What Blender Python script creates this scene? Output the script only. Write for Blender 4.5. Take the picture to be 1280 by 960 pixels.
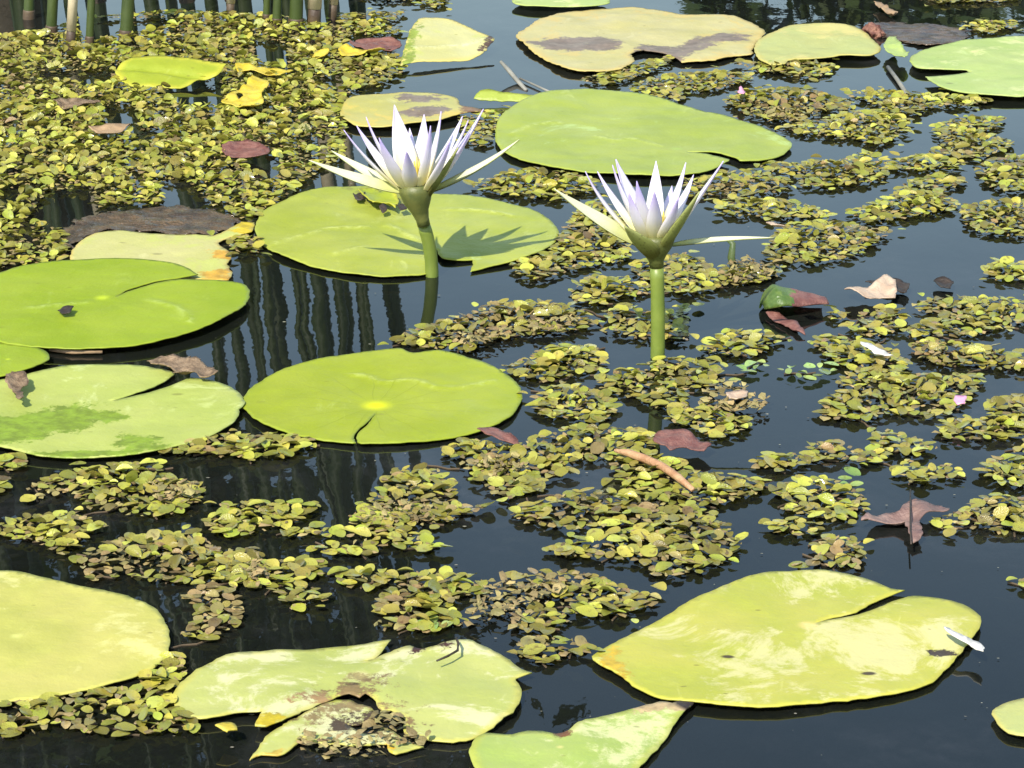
import bpy, bmesh, math, random
import numpy as np
from mathutils import Vector, Matrix, noise
from mathutils.geometry import delaunay_2d_cdt

random.seed(7)
RNG = np.random.default_rng(7)
R = math.radians
for o in list(bpy.data.objects):
    bpy.data.objects.remove(o)
scene = bpy.context.scene
COL = scene.collection

# ------------------------------------------------------------------ camera
H = 0.85                 # camera height above the water
PITCH = R(19.7)
F = 3630.0               # focal length in photo pixels (1280 wide)
cam_d = bpy.data.cameras.new('camera')
cam = bpy.data.objects.new('camera', cam_d)
COL.objects.link(cam)
cam.location = (0, 0, H)
cam.rotation_euler = (math.pi / 2 - PITCH, 0, 0)
cam_d.sensor_width = 36
cam_d.lens = 36 * F / 1280
cam_d.clip_start = 0.05
cam_d.clip_end = 1000
scene.camera = cam

# ------------------------------------------------------------------ light
SUN_EL = R(47)
SHX, SHY = 0.42, 0.91                     # direction shadows run on the water
world = bpy.data.worlds.new('World')
scene.world = world
world.use_nodes = True
wn = world.node_tree.nodes
bg = wn['Background']
sky = wn.new('ShaderNodeTexSky')
sky.sky_type = 'NISHITA'
sky.sun_disc = False
sky.sun_elevation = SUN_EL
sky.sun_rotation = math.atan2(-SHX, -SHY)
sky.air_density = 1.6
sky.dust_density = 0.4
sky.ozone_density = 1.5
bg.inputs[1].default_value = 0.14
world.node_tree.links.new(sky.outputs[0], bg.inputs[0])
sun_d = bpy.data.lights.new('sun', 'SUN')
sun_d.energy = 4.5
sun_d.angle = R(0.55)
sun_d.color = (1.0, 0.94, 0.83)
sun = bpy.data.objects.new('sun', sun_d)
COL.objects.link(sun)
sun.rotation_euler = Vector((SHX * math.cos(SUN_EL), SHY * math.cos(SUN_EL), -math.sin(SUN_EL))).to_track_quat('-Z', 'Y').to_euler()
sun.location = (-3, -6, 8)
vs = scene.view_settings
vs.view_transform = 'Standard'
vs.look = 'None'
vs.gamma = 1
vs.exposure = 0.72
scene.render.engine = 'CYCLES'
scene.cycles.max_bounces = 8
scene.cycles.transparent_max_bounces = 12

# ------------------------------------------------------------------ pixel to world
ct, st = math.cos(PITCH), math.sin(PITCH)


def ray(px, py):
    a, b = (px - 640) / F, (480 - py) / F
    return Vector((a, ct + b * st, -st + b * ct))


def gp(px, py, z=0.0):
    d = ray(px, py)
    return Vector((0, 0, H)) + d * ((z - H) / d.z)


def gplane(px, py, p0, kx, ky):
    """pixel onto the plane z = p0.z + kx (x-p0.x) + ky (y-p0.y)"""
    d = ray(px, py)
    t = (p0.z - H - kx * p0.x - ky * p0.y) / (d.z - kx * d.x - ky * d.y)
    return Vector((0, 0, H)) + d * t


def atY(px, py, Y):
    d = ray(px, py)
    return Vector((0, 0, H)) + d * (Y / d.y)


def mpp(py):
    """metres per photo pixel on the water at that row"""
    p = gp(640, py)
    return (p - Vector((0, 0, H))).length / F


def crop(x0, y0, pts, s=3.0):
    return [(x0 + x / s, y0 + y / s) for x, y in pts]


# ------------------------------------------------------------------ materials
def srgb(r, g, b):
    f = lambda c: (c / 255 / 12.92) if c / 255 < 0.04045 else ((c / 255 + 0.055) / 1.055) ** 2.4
    return (f(r), f(g), f(b))


class NT:
    def __init__(self, name):
        self.m = bpy.data.materials.new(name)
        self.m.use_nodes = True
        self.t = self.m.node_tree
        self.n = self.t.nodes
        self.n.clear()
        self.out = self.n.new('ShaderNodeOutputMaterial')

    def node(self, typ, **kw):
        nd = self.n.new('ShaderNode' + typ)
        for k, v in kw.items():
            setattr(nd, k, v)
        return nd

    def put(self, sock, v):
        if isinstance(v, bpy.types.NodeSocket):
            self.t.links.new(v, sock)
        elif isinstance(v, tuple) and len(v) == 3 and sock.type == 'RGBA':
            sock.default_value = (*v, 1)
        else:
            sock.default_value = v

    def math(self, op, a, b=0.0, c=None, clamp=False):
        nd = self.node('Math', operation=op, use_clamp=clamp)
        self.put(nd.inputs[0], a)
        self.put(nd.inputs[1], b)
        if c is not None:
            self.put(nd.inputs[2], c)
        return nd.outputs[0]

    def mix(self, f, a, b, mode='MIX'):
        nd = self.node('Mix', data_type='RGBA', blend_type=mode)
        self.put(nd.inputs[0], f)
        self.put(nd.inputs[6], a)
        self.put(nd.inputs[7], b)
        return nd.outputs[2]

    def ramp(self, f, a, b):
        nd = self.node('MapRange', interpolation_type='SMOOTHSTEP')
        self.put(nd.inputs[0], f)
        nd.inputs[1].default_value = a
        nd.inputs[2].default_value = b
        return nd.outputs[0]

    def noise(self, scale, vec=None, detail=3, rough=0.55, off=None, dist=0.0):
        nd = self.node('TexNoise')
        nd.inputs['Scale'].default_value = scale
        nd.inputs['Detail'].default_value = detail
        nd.inputs['Roughness'].default_value = rough
        nd.inputs['Distortion'].default_value = dist
        if vec is not None:
            if off:
                mp = self.node('Mapping')
                mp.inputs[1].default_value = off
                self.put(mp.inputs[0], vec)
                vec = mp.outputs[0]
            self.put(nd.inputs[0], vec)
        return nd.outputs[0]

    def pos(self):
        return self.node('NewGeometry').outputs['Position']

    def objc(self):
        return self.node('TexCoord').outputs['Object']

    def island(self):
        return self.node('NewGeometry').outputs['Random Per Island']

    def attr(self, name):
        return self.node('Attribute', attribute_name=name)

    def bump(self, h, strength, dist):
        nd = self.node('Bump')
        nd.inputs['Strength'].default_value = strength
        nd.inputs['Distance'].default_value = dist
        self.put(nd.inputs['Height'], h)
        return nd.outputs[0]

    def principled(self, col, rough=0.5, normal=None, spec=0.5, coat=0.0, trans=None, sub=0.0):
        p = self.node('BsdfPrincipled')
        self.put(p.inputs['Base Color'], col)
        self.put(p.inputs['Roughness'], rough)
        self.put(p.inputs['Specular IOR Level'], spec)
        self.put(p.inputs['Coat Weight'], coat)
        p.inputs['Coat Roughness'].default_value = 0.12
        if normal is not None:
            self.put(p.inputs['Normal'], normal)
        sh = p.outputs[0]
        if trans:
            t = self.node('BsdfTranslucent')
            self.put(t.inputs[0], trans[1])
            ms = self.node('MixShader')
            ms.inputs[0].default_value = trans[0]
            self.t.links.new(sh, ms.inputs[1])
            self.t.links.new(t.outputs[0], ms.inputs[2])
            sh = ms.outputs[0]
        self.t.links.new(sh, self.out.inputs[0])
        return self.m


def mat_plain(name, c1, c2, scale=60, rough=0.6, bump=0.3, bd=0.002, trans=None, island=0.0, coat=0.0, spec=0.5):
    b = NT(name)
    v = b.pos()
    f = b.noise(scale, v, 4, 0.6)
    col = b.mix(b.ramp(f, 0.3, 0.7), c1, c2)
    if island:
        hs = b.node('HueSaturation')
        isl = b.island()
        b.put(hs.inputs['Value'], b.math('MULTIPLY_ADD', isl, island, 1 - island / 2))
        b.put(hs.inputs['Hue'], b.math('MULTIPLY_ADD', b.math('FRACT', b.math('MULTIPLY', isl, 7.31)), 0.04, 0.48))
        b.put(hs.inputs['Color'], col)
        col = hs.outputs[0]
    nrm = b.bump(b.noise(scale * 5, v, 3), bump, bd) if bump else None
    return b.principled(col, rough, nrm, spec=spec, coat=coat, trans=trans)


def mat_fern(name, c1, c2, rough=0.34, val=0.75, edge=None):
    """floating fern leaf: leaf-to-leaf variation, midrib, papillae bumps"""
    b = NT(name)
    oi = b.node('ObjectInfo').outputs['Random']
    rnd = b.math('FRACT', b.math('ADD', b.island(), oi))
    v = b.pos()
    f = b.math('ADD', b.math('MULTIPLY', b.noise(130, v, 3), 0.6), b.math('MULTIPLY', b.math('FRACT', b.math('MULTIPLY', rnd, 5.7)), 0.4))
    col = b.mix(b.ramp(f, 0.25, 0.75), c1, c2)
    # brown tips and scorched bits
    col = b.mix(b.math('MULTIPLY', b.ramp(b.noise(210, v, 2, 0.5, (3, 1, 7)), 0.58, 0.72), 0.65), col, (0.10, 0.055, 0.02))
    hs = b.node('HueSaturation')
    b.put(hs.inputs['Value'], b.math('MULTIPLY_ADD', rnd, val, 1 - val / 2))
    b.put(hs.inputs['Hue'], b.math('MULTIPLY_ADD', b.math('FRACT', b.math('MULTIPLY', rnd, 3.3)), 0.05, 0.475))
    b.put(hs.inputs['Color'], col)
    vor = b.node('TexVoronoi')
    vor.inputs['Scale'].default_value = 900
    b.put(vor.inputs[0], v)
    nrm = b.bump(vor.outputs[0], 0.35, 0.0012)
    return b.principled(hs.outputs[0], rough, nrm, spec=0.5, coat=b.math('MULTIPLY', b.ramp(b.noise(90, v, 2, 0.5, (1, 6, 2)), 0.5, 0.62), 0.9), trans=(0.18, c1))


def mat_pad(name, c1, c2, patch=None, patch_amt=0.5, edge=None, edge_w=0.12, vein=0.35, spots=0.3, rough=0.42, seed=0.0, pscale=9, centre=(0.42, 0.50, 0.02), cw=0.10, veincol=None):
    """water lily pad: mottled wax surface, radiating veins, pale dried patches, tinted rim, nibbled specks"""
    b = NT(name)
    v = b.pos()
    a = b.attr('polar')
    sp = b.node('SeparateXYZ')
    b.put(sp.inputs[0], a.outputs['Vector'])
    lx, ly, ed = sp.outputs
    off = (seed * 3.1, seed * 1.7, seed)
    vein *= 0.6
    f = b.noise(11, v, 4, 0.6, off)
    col = b.mix(b.ramp(f, 0.32, 0.68), c1, c2)
    f2 = b.noise(45, v, 4, 0.65, off)
    col = b.mix(b.math('MULTIPLY', b.ramp(f2, 0.45, 0.8), 0.35), col, tuple(min(1, x * 1.35) for x in c1))
    if patch:
        ph = b.noise(pscale, v, 8, 0.74, (seed * 2.3, seed + 4, 1), 0.5)
        pm = b.ramp(ph, 0.62 - 0.25 * patch_amt, 0.68 - 0.20 * patch_amt)
        col = b.mix(b.math('MULTIPLY', pm, 0.62), col, patch)
    # veins: direction about the leaf base, forking outwards
    r = b.math('SQRT', b.math('ADD', b.math('MULTIPLY', lx, lx), b.math('MULTIPLY', ly, ly)))
    th = b.math('ARCTAN2', ly, lx)
    wob = b.math('MULTIPLY', b.noise(14, v, 2, 0.5, off), 0.5)
    v1 = b.math('ABSOLUTE', b.math('SINE', b.math('MULTIPLY', b.math('ADD', th, wob), 8.0)))
    v2 = b.math('ABSOLUTE', b.math('SINE', b.math('MULTIPLY', b.math('ADD', th, wob), 16.0)))
    g1 = b.math('SUBTRACT', 1.0, b.ramp(v1, 0.0, 0.16))
    g2 = b.math('MULTIPLY', b.math('SUBTRACT', 1.0, b.ramp(v2, 0.0, 0.2)), b.ramp(r, 0.45, 0.6))
    veins = b.math('MULTIPLY', b.math('MAXIMUM', g1, b.math('MULTIPLY', g2, 0.6)), b.ramp(r, 0.03, 0.12))
    veinf = b.math('MULTIPLY', veins, b.math('MULTIPLY', b.math('SUBTRACT', 1.0, b.ramp(r, 0.15, 0.75)), vein))
    col = b.mix(veinf, col, veincol or tuple(min(1, x * 0.72) for x in c1))
    # scuffed waxy film in streaks
    mps = b.node('Mapping')
    mps.inputs[1].default_value = (seed * 5.3, seed, 0)
    mps.inputs[2].default_value = (0, 0, seed * 1.9)
    mps.inputs[3].default_value = (1.0, 0.35, 1)
    b.put(mps.inputs[0], v)
    scf = b.ramp(b.noise(48, mps.outputs[0], 6, 0.72, dist=0.8), 0.56, 0.72)
    scf = b.math('MULTIPLY', scf, b.ramp(b.noise(9, v, 3, 0.5, (seed, 3, 5)), 0.42, 0.62))
    col = b.mix(b.math('MULTIPLY', scf, 0.45), col, tuple(min(0.62, x * 1.25 + 0.09) for x in c2))
    drk = b.ramp(b.noise(70, v, 5, 0.7, (seed, 8, 3)), 0.60, 0.75)
    col = b.mix(b.math('MULTIPLY', drk, 0.22), col, tuple(x * 0.6 for x in c1))
    # bright leaf base where the stalk joins
    cf = b.math('SUBTRACT', 1.0, b.ramp(r, 0.0, cw))
    col = b.mix(b.math('MULTIPLY', cf, 0.85), col, centre)
    if edge:
        ef = b.math('SUBTRACT', 1.0, b.ramp(b.math('ADD', ed, b.math('MULTIPLY', b.math('SUBTRACT', b.noise(25, v, 4, 0.6, off), 0.5), edge_w * 1.8)), 0.0, edge_w))
        col = b.mix(b.math('MULTIPLY', ef, 0.6), col, edge)
    # nibbled specks
    vor = b.node('TexVoronoi')
    vor.inputs['Scale'].default_value = 26
    mp = b.node('Mapping')
    mp.inputs[1].default_value = off
    mp.inputs[3].default_value = (0.55, 1.0, 1)
    b.put(mp.inputs[0], v)
    b.put(vor.inputs[0], mp.outputs[0])
    pick = b.math('GREATER_THAN', b.noise(17, v, 1, 0.5, (seed, 9, 2)), 0.60 - 0.14 * spots)
    sf = b.math('MULTIPLY', b.math('MULTIPLY', b.math('SUBTRACT', 1.0, b.ramp(vor.outputs[0], 0.05, 0.10)), pick), min(1, spots * 2))
    col = b.mix(sf, col, (0.055, 0.035, 0.014))
    vf = b.node('TexVoronoi')
    vf.inputs['Scale'].default_value = 85
    b.put(vf.inputs[0], mp.outputs[0])
    pf = b.math('GREATER_THAN', b.noise(31, v, 2, 0.5, (seed, 2, 7)), 0.62 - 0.1 * spots)
    col = b.mix(b.math('MULTIPLY', b.math('MULTIPLY', b.math('SUBTRACT', 1.0, b.ramp(vf.outputs[0], 0.06, 0.14)), pf), 0.3 + 0.4 * spots), col, (0.10, 0.08, 0.02))
    # traced decay
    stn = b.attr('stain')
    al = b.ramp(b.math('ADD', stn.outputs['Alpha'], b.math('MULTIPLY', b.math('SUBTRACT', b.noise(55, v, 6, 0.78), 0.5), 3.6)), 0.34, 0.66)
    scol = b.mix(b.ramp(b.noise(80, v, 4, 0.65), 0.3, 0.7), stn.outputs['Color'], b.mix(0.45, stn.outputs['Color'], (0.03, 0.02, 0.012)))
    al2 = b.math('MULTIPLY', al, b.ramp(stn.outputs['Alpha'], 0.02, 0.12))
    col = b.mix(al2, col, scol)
    hgt = b.math('ADD', b.math('MULTIPLY', b.noise(35, v, 4, 0.6), 0.7), b.math('MULTIPLY', veinf, -0.10))
    hgt = b.math('ADD', hgt, b.math('MULTIPLY', b.noise(330, v, 2), 0.10))
    nrm = b.bump(hgt, 0.55, 0.004)
    cr = b.attr('crease').outputs['Fac']
    col = b.mix(b.math('MULTIPLY', cr, b.math('MULTIPLY', b.ramp(b.noise(140, v, 5, 0.75), 0.42, 0.62), 0.5)), col, tuple(min(0.65, x * 1.3 + 0.12) for x in c2))
    rr = b.math('ADD', rough - 0.08, b.math('MULTIPLY', b.noise(30, v, 3), 0.25))
    return b.principled(col, rr, nrm, spec=0.32)


# ------------------------------------------------------------------ object helpers
def link(name, me, mat=None, parent=None, smooth=True):
    o = bpy.data.objects.new(name, me)
    COL.objects.link(o)
    if mat and not me.materials:
        me.materials.append(mat)
    if smooth and len(me.polygons):
        me.polygons.foreach_set('use_smooth', [True] * len(me.polygons))
    if parent:
        o.parent = parent
    return o


def mesh(name, v, f):
    me = bpy.data.meshes.new(name)
    me.from_pydata([tuple(p) for p in v], [], f)
    me.update()
    return me


def empty(name, loc):
    o = bpy.data.objects.new(name, None)
    COL.objects.link(o)
    o.location = loc
    o.empty_display_size = 0.03
    return o


def tag(o, label=None, cat=None, group=None, kind=None):
    if label: o['label'] = label
    if cat: o['category'] = cat
    if group: o['group'] = group
    if kind: o['kind'] = kind
    return o


def child(name, me, mat, parent, smooth=True):
    """mesh given in world coordinates put under a parent that stands somewhere"""
    me.transform(Matrix.Translation(-Vector(parent.location)))
    return link(name, me, mat, parent, smooth)


def catmull(pts, step, closed=True):
    """resampled smooth outline through the points; sharp corners kept sharp"""
    P = [np.array(p[:2], float) for p in pts]
    n = len(P)
    out = []
    rng = range(n) if closed else range(n - 1)
    corner = []
    for i in range(n):
        a, b, c = P[i - 1], P[i], P[(i + 1) % n]
        u, w = b - a, c - b
        cs = np.dot(u, w) / (np.linalg.norm(u) * np.linalg.norm(w) + 1e-12)
        corner.append(cs < 0.35)
    for i in rng:
        p1, p2 = P[i], P[(i + 1) % n]
        p0 = p1 if corner[i] or (not closed and i == 0) else P[i - 1]
        p3 = p2 if corner[(i + 1) % n] or (not closed and i == n - 2) else P[(i + 2) % n]
        L = np.linalg.norm(p2 - p1)
        k = max(1, int(round(L / step)))
        t1, t2 = (p2 - p0) * 0.5, (p3 - p1) * 0.5
        if np.linalg.norm(t1) > L: t1 = t1 / np.linalg.norm(t1) * L
        if np.linalg.norm(t2) > L: t2 = t2 / np.linalg.norm(t2) * L
        for j in range(k):
            t = j / k
            h = (2*t**3 - 3*t*t + 1)*p1 + (t**3 - 2*t*t + t)*t1 + (-2*t**3 + 3*t*t)*p2 + (t**3 - t*t)*t2
            out.append(h)
    if not closed:
        out.append(P[-1])
    return np.array(out)


def inside(poly, x, y):
    poly = np.asarray(poly, float)
    x = np.asarray(x, float); y = np.asarray(y, float)
    c = np.zeros(x.shape, bool)
    j = len(poly) - 1
    for i in range(len(poly)):
        xi, yi = poly[i]; xj, yj = poly[j]
        m = ((yi > y) != (yj > y)) & (x < (xj - xi) * (y - yi) / (yj - yi + 1e-15) + xi)
        c ^= m
        j = i
    return c


def segdist(poly, x, y):
    """distance from points to a closed polyline"""
    poly = np.asarray(poly, float)
    a = poly
    b = np.roll(poly, -1, axis=0)
    d = np.full(len(x), 1e9)
    for (ax, ay), (bx, by) in zip(a, b):
        ux, uy = bx - ax, by - ay
        L = ux * ux + uy * uy + 1e-18
        t = np.clip(((x - ax) * ux + (y - ay) * uy) / L, 0, 1)
        d = np.minimum(d, np.hypot(x - ax - t * ux, y - ay - t * uy))
    return d


def sheet_mesh(name, outline_px, z=0.006, plane=None, centre_px=None, step=0.0045, thick=0.0010, edge_up=0.0, edge_w=0.02,
               wave=0.0015, wscale=14, jag=0.0006, stains=(), dome=0.0, lift=None, seed=0, holes=(), creases=()):
    """leaf blade traced on the water (or on a tilted plane), triangulated, with its own relief and thickness"""
    if plane:
        p0, kx, ky = plane
        tow = lambda q: gplane(q[0], q[1], p0, kx, ky)
    else:
        kx = ky = 0
        p0 = Vector((0, 0, z))
        tow = lambda q: gp(q[0], q[1], z)
    W = [tow(q) for q in outline_px]
    loop = catmull([(p.x, p.y) for p in W], step)
    rs = random.Random(seed + 11)
    if jag:
        for i in range(len(loop)):
            p = Vector((loop[i][0], loop[i][1], seed * 1.3))
            loop[i][0] += noise.noise(p * 120) * jag * 2 + noise.noise(p * 420) * jag
            loop[i][1] += noise.noise((p + Vector((5, 5, 5))) * 120) * jag * 2 + noise.noise((p + Vector((9, 2, 5))) * 420) * jag
    mn, mx = loop.min(0), loop.max(0)
    dx = step
    xs = np.arange(mn[0], mx[0], dx)
    ys = np.arange(mn[1], mx[1], dx * 0.866)
    gx, gy = np.meshgrid(xs, ys)
    gx = gx + (np.arange(len(ys)) % 2)[:, None] * dx / 2
    gx, gy = gx.ravel(), gy.ravel()
    hl = [catmull([(tow(q).x, tow(q).y) for q in h], step) for h in holes]
    m = inside(loop, gx, gy)
    gx, gy = gx[m], gy[m]
    gx = gx + RNG.uniform(-.12, .12, gx.shape) * dx
    gy = gy + RNG.uniform(-.12, .12, gy.shape) * dx
    ed = segdist(loop, gx, gy)
    for h in hl:
        ed = np.where(inside(h, gx, gy), -1, np.minimum(ed, segdist(h, gx, gy)))
    k = ed > dx * 0.55
    gx, gy, ed = gx[k], gy[k], ed[k]
    verts = [Vector((float(a), float(b))) for a, b in loop]
    n = len(verts)
    edges = [(i, (i + 1) % n) for i in range(n)]
    nb = n
    for h in hl:
        s = len(verts)
        verts += [Vector((float(a), float(b))) for a, b in h]
        edges += [(s + i, s + (i + 1) % len(h)) for i in range(len(h))]
        nb = len(verts)
    verts += [Vector((float(a), float(b))) for a, b in zip(gx, gy)]
    res = delaunay_2d_cdt(verts, edges, [], 0, 1e-7)
    V = np.array([(p.x, p.y) for p in res[0]])
    T = [f for f in res[2]]
    cx = np.array([np.mean(V[list(f)], axis=0) for f in T])
    keep = inside(loop, cx[:, 0], cx[:, 1])
    for h in hl:
        keep &= ~inside(h, cx[:, 0], cx[:, 1])
    T = [f for f, kk in zip(T, keep) if kk]
    ed = segdist(loop, V[:, 0], V[:, 1])
    for h in hl:
        ed = np.minimum(ed, segdist(h, V[:, 0], V[:, 1]))
    c = tow(centre_px) if centre_px else Vector((float(V[:, 0].mean()), float(V[:, 1].mean()), 0))
    rad = float(np.hypot(V[:, 0] - c.x, V[:, 1] - c.y).max())
    crs = np.zeros(len(V))
    for line in creases:
        wl = [tow(q) for q in line]
        ln = catmull([(p.x, p.y) for p in wl], 0.008, False)
        dd = np.full(len(V), 1e9)
        for (ax_, ay_), (bx_, by_) in zip(ln, ln[1:]):
            ux, uy = bx_ - ax_, by_ - ay_
            tt_ = np.clip(((V[:, 0] - ax_) * ux + (V[:, 1] - ay_) * uy) / (ux * ux + uy * uy + 1e-18), 0, 1)
            dd = np.minimum(dd, np.hypot(V[:, 0] - ax_ - tt_ * ux, V[:, 1] - ay_ - tt_ * uy))
        crs = np.maximum(crs, np.exp(-(dd / 0.0038) ** 2))
    Z = np.empty(len(V))
    for i, (x, y) in enumerate(V):
        zz = p0.z + kx * (x - p0.x) + ky * (y - p0.y)
        q = Vector((x, y, seed * 2.7))
        zz += wave * (noise.noise(q * wscale) + 0.5 * noise.noise(q * wscale * 2.7))
        if edge_up:
            e = max(0.0, 1 - ed[i] / edge_w)
            zz += edge_up * e * e * (0.7 + 0.5 * noise.noise(q * 25))
        if dome:
            zz += dome * max(0, 1 - (np.hypot(x - c.x, y - c.y) / rad) ** 2)
        if lift:
            zz += lift(x - c.x, y - c.y)
        zz += 0.0012 * crs[i]
        Z[i] = max(zz, 0.0022)
    top = np.column_stack([V, Z])
    N = len(V)
    # drop the lower skin a little below the upper one and stitch the border
    bot = top.copy()
    bot[:, 2] -= thick
    faces = []
    cnt = {}
    for f in T:
        a, b_, c_ = f
        ar = (V[b_][0]-V[a][0])*(V[c_][1]-V[a][1]) - (V[b_][1]-V[a][1])*(V[c_][0]-V[a][0])
        if ar < 0: f = (a, c_, b_)
        faces.append(tuple(f))
        for u, w in ((f[0], f[1]), (f[1], f[2]), (f[2], f[0])):
            cnt[(u, w)] = 1
    low = [(f[2] + N, f[1] + N, f[0] + N) for f in faces]
    side = [(w, u, u + N, w + N) for (u, w) in cnt if (w, u) not in cnt]
    allv = np.vstack([top, bot])
    me = mesh(name, allv, faces + low + side)
    at = me.attributes.new('polar', 'FLOAT_VECTOR', 'POINT')
    pol = np.zeros((2 * N, 3), np.float32)
    pol[:N, 0] = pol[N:, 0] = (V[:, 0] - c.x) / rad
    pol[:N, 1] = pol[N:, 1] = (V[:, 1] - c.y) / rad
    pol[:N, 2] = pol[N:, 2] = ed / rad
    at.data.foreach_set('vector', pol.ravel())
    ca = me.attributes.new('crease', 'FLOAT', 'POINT')
    ca.data.foreach_set('value', np.concatenate([crs, crs]).astype(np.float32))
    sa = me.attributes.new('stain', 'FLOAT_COLOR', 'POINT')
    sc = np.zeros((2 * N, 4), np.float32)
    for poly, colr, soft in stains:
        w = np.array([(tow(q).x, tow(q).y) for q in poly])
        d = segdist(w, V[:, 0], V[:, 1])
        s = np.where(inside(w, V[:, 0], V[:, 1]), d, -d)
        al = np.clip(0.5 + s / (2 * soft), 0, 1)
        for off in (0, N):
            cur = sc[off:off + N, 3]
            up = al > cur.copy()
            sc[off:off + N, :3][up] = colr
            sc[off:off + N, 3] = np.maximum(cur, al)
    sa.data.foreach_set('color', sc.ravel())
    return me, c


def tube_mesh(name, pts, rads, nseg=10, cap=True):
    V, Fc = [], []
    pts = [Vector(p) for p in pts]
    up = Vector((0.3, 1, 0.1))
    for i, p in enumerate(pts):
        t = (pts[min(i + 1, len(pts) - 1)] - pts[max(i - 1, 0)]).normalized()
        a = t.cross(up).normalized()
        b_ = t.cross(a).normalized()
        for k in range(nseg):
            an = 2 * math.pi * k / nseg
            V.append(p + (a * math.cos(an) + b_ * math.sin(an)) * rads[i])
    for i in range(len(pts) - 1):
        for k in range(nseg):
            k2 = (k + 1) % nseg
            Fc.append((i*nseg + k, i*nseg + k2, (i+1)*nseg + k2, (i+1)*nseg + k))
    if cap:
        Fc.append(tuple(range(nseg))[::-1])
        Fc.append(tuple((len(pts)-1)*nseg + k for k in range(nseg)))
    return mesh(name, V, Fc)


def bez(a, c, b_, n):
    return [a * (1-t)**2 + c * 2*t*(1-t) + b_ * t*t for t in (i / (n-1) for i in range(n))]


# ================================================================== SETTING
# pond basin and banks, one sheet to the horizon
PCX, PCY, PRX, PRY = 0.0, 3.5, 4.2, 2.45


def ground_z(x, y):
    e = math.hypot((x - PCX) / PRX, (y - PCY) / PRY)
    s = min(1, max(0, (e - 0.86) / 0.22))
    s = s * s * (3 - 2 * s)
    far = min(1, max(0, (e - 1.1) / 6))
    return -0.42 + 0.52 * s + 0.35 * far + 0.02 * noise.noise(Vector((x * 1.7, y * 1.7, 0)))


V, Fc = [], []
rings = [0.0001] + [0.1 * i for i in range(1, 9)] + [0.84 + 0.03 * i for i in range(12)] + [1.3, 1.5, 1.8, 2.3, 3, 4.5, 7, 12, 25, 60, 120]
NA = 120
for r in rings:
    for k in range(NA):
        a = 2 * math.pi * k / NA
        x, y = PCX + PRX * r * math.cos(a), PCY + PRY * r * math.sin(a)
        V.append((x, y, ground_z(x, y)))
for i in range(len(rings) - 1):
    for k in range(NA):
        k2 = (k + 1) % NA
        Fc.append((i*NA + k, i*NA + k2, (i+1)*NA + k2, (i+1)*NA + k))
b = NT('ground_earth')
v = b.pos()
sz = b.node('SeparateXYZ'); b.put(sz.inputs[0], v)
soil = b.mix(b.noise(7, v, 5, 0.65), (0.035, 0.024, 0.014), (0.075, 0.055, 0.03))
grs = b.mix(b.noise(3, v, 5, 0.65), (0.04, 0.07, 0.015), (0.09, 0.10, 0.03))
gcol = b.mix(b.ramp(b.math('ADD', sz.outputs[2], b.math('MULTIPLY', b.noise(4, v, 4), 0.08)), 0.02, 0.14), soil, grs)
b.principled(gcol, 0.9, b.bump(b.noise(30, v, 5, 0.7), 0.6, 0.03))
g = link('ground', mesh('ground', V, Fc), b.m)
tag(g, kind='structure')

# water: reflecting skin over murky, faintly see-through water
b = NT('pond_water')
v = b.pos()
mp = b.node('Mapping'); mp.inputs[3].default_value = (1.0, 0.55, 1); b.put(mp.inputs[0], v)
rip = b.math('ADD', b.math('MULTIPLY', b.noise(6, mp.outputs[0], 2, 0.5), 1.0), b.math('MULTIPLY', b.noise(34, mp.outputs[0], 3, 0.5), 0.09))
nrm = b.bump(rip, 0.085, 0.012)
gl = b.node('BsdfGlossy'); gl.inputs['Roughness'].default_value = 0.012
gl.inputs[0].default_value = (1, 1, 1, 1)
b.put(gl.inputs['Normal'], nrm)
tr = b.node('BsdfTransparent'); tr.inputs[0].default_value = (0.28, 0.30, 0.20, 1)
df = b.node('BsdfDiffuse')
b.put(df.inputs[0], b.mix(b.ramp(b.noise(2.2, v, 4, 0.6), 0.3, 0.7), (0.006, 0.0075, 0.006), (0.011, 0.0125, 0.010)))
film = b.math('MULTIPLY', b.ramp(b.noise(3.2, mp.outputs[0], 6, 0.68, (2, 5, 1), 0.7), 0.50, 0.70), b.ramp(b.noise(70, v, 4, 0.7), 0.25, 0.7))
dcol = b.mix(b.math('MULTIPLY', film, 0.5), df.inputs[0].links[0].from_socket, (0.050, 0.050, 0.052))
b.put(df.inputs[0], dcol)
m1 = b.node('MixShader'); m1.inputs[0].default_value = 0.72
b.t.links.new(tr.outputs[0], m1.inputs[1]); b.t.links.new(df.outputs[0], m1.inputs[2])
fr = b.node('Fresnel'); fr.inputs[0].default_value = 1.33; b.put(fr.inputs['Normal'], nrm)
m2 = b.node('MixShader')
b.t.links.new(fr.outputs[0], m2.inputs[0])
b.t.links.new(m1.outputs[0], m2.inputs[1]); b.t.links.new(gl.outputs[0], m2.inputs[2])
b.t.links.new(m2.outputs[0], b.out.inputs[0])
V, Fc = [(PCX, PCY, 0)], []
for r in (0.3, 0.6, 0.9, 1.06):
    for k in range(96):
        a = 2 * math.pi * k / 96
        V.append((PCX + PRX * r * math.cos(a), PCY + PRY * r * math.sin(a), 0))
for k in range(96):
    Fc.append((0, 1 + k, 1 + (k + 1) % 96))
    for i in range(3):
        s = 1 + i * 96
        Fc.append((s + k, s + 96 + k, s + 96 + (k + 1) % 96, s + (k + 1) % 96))
w = link('water', mesh('water', V, Fc), b.m)
tag(w, kind='structure')

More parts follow.
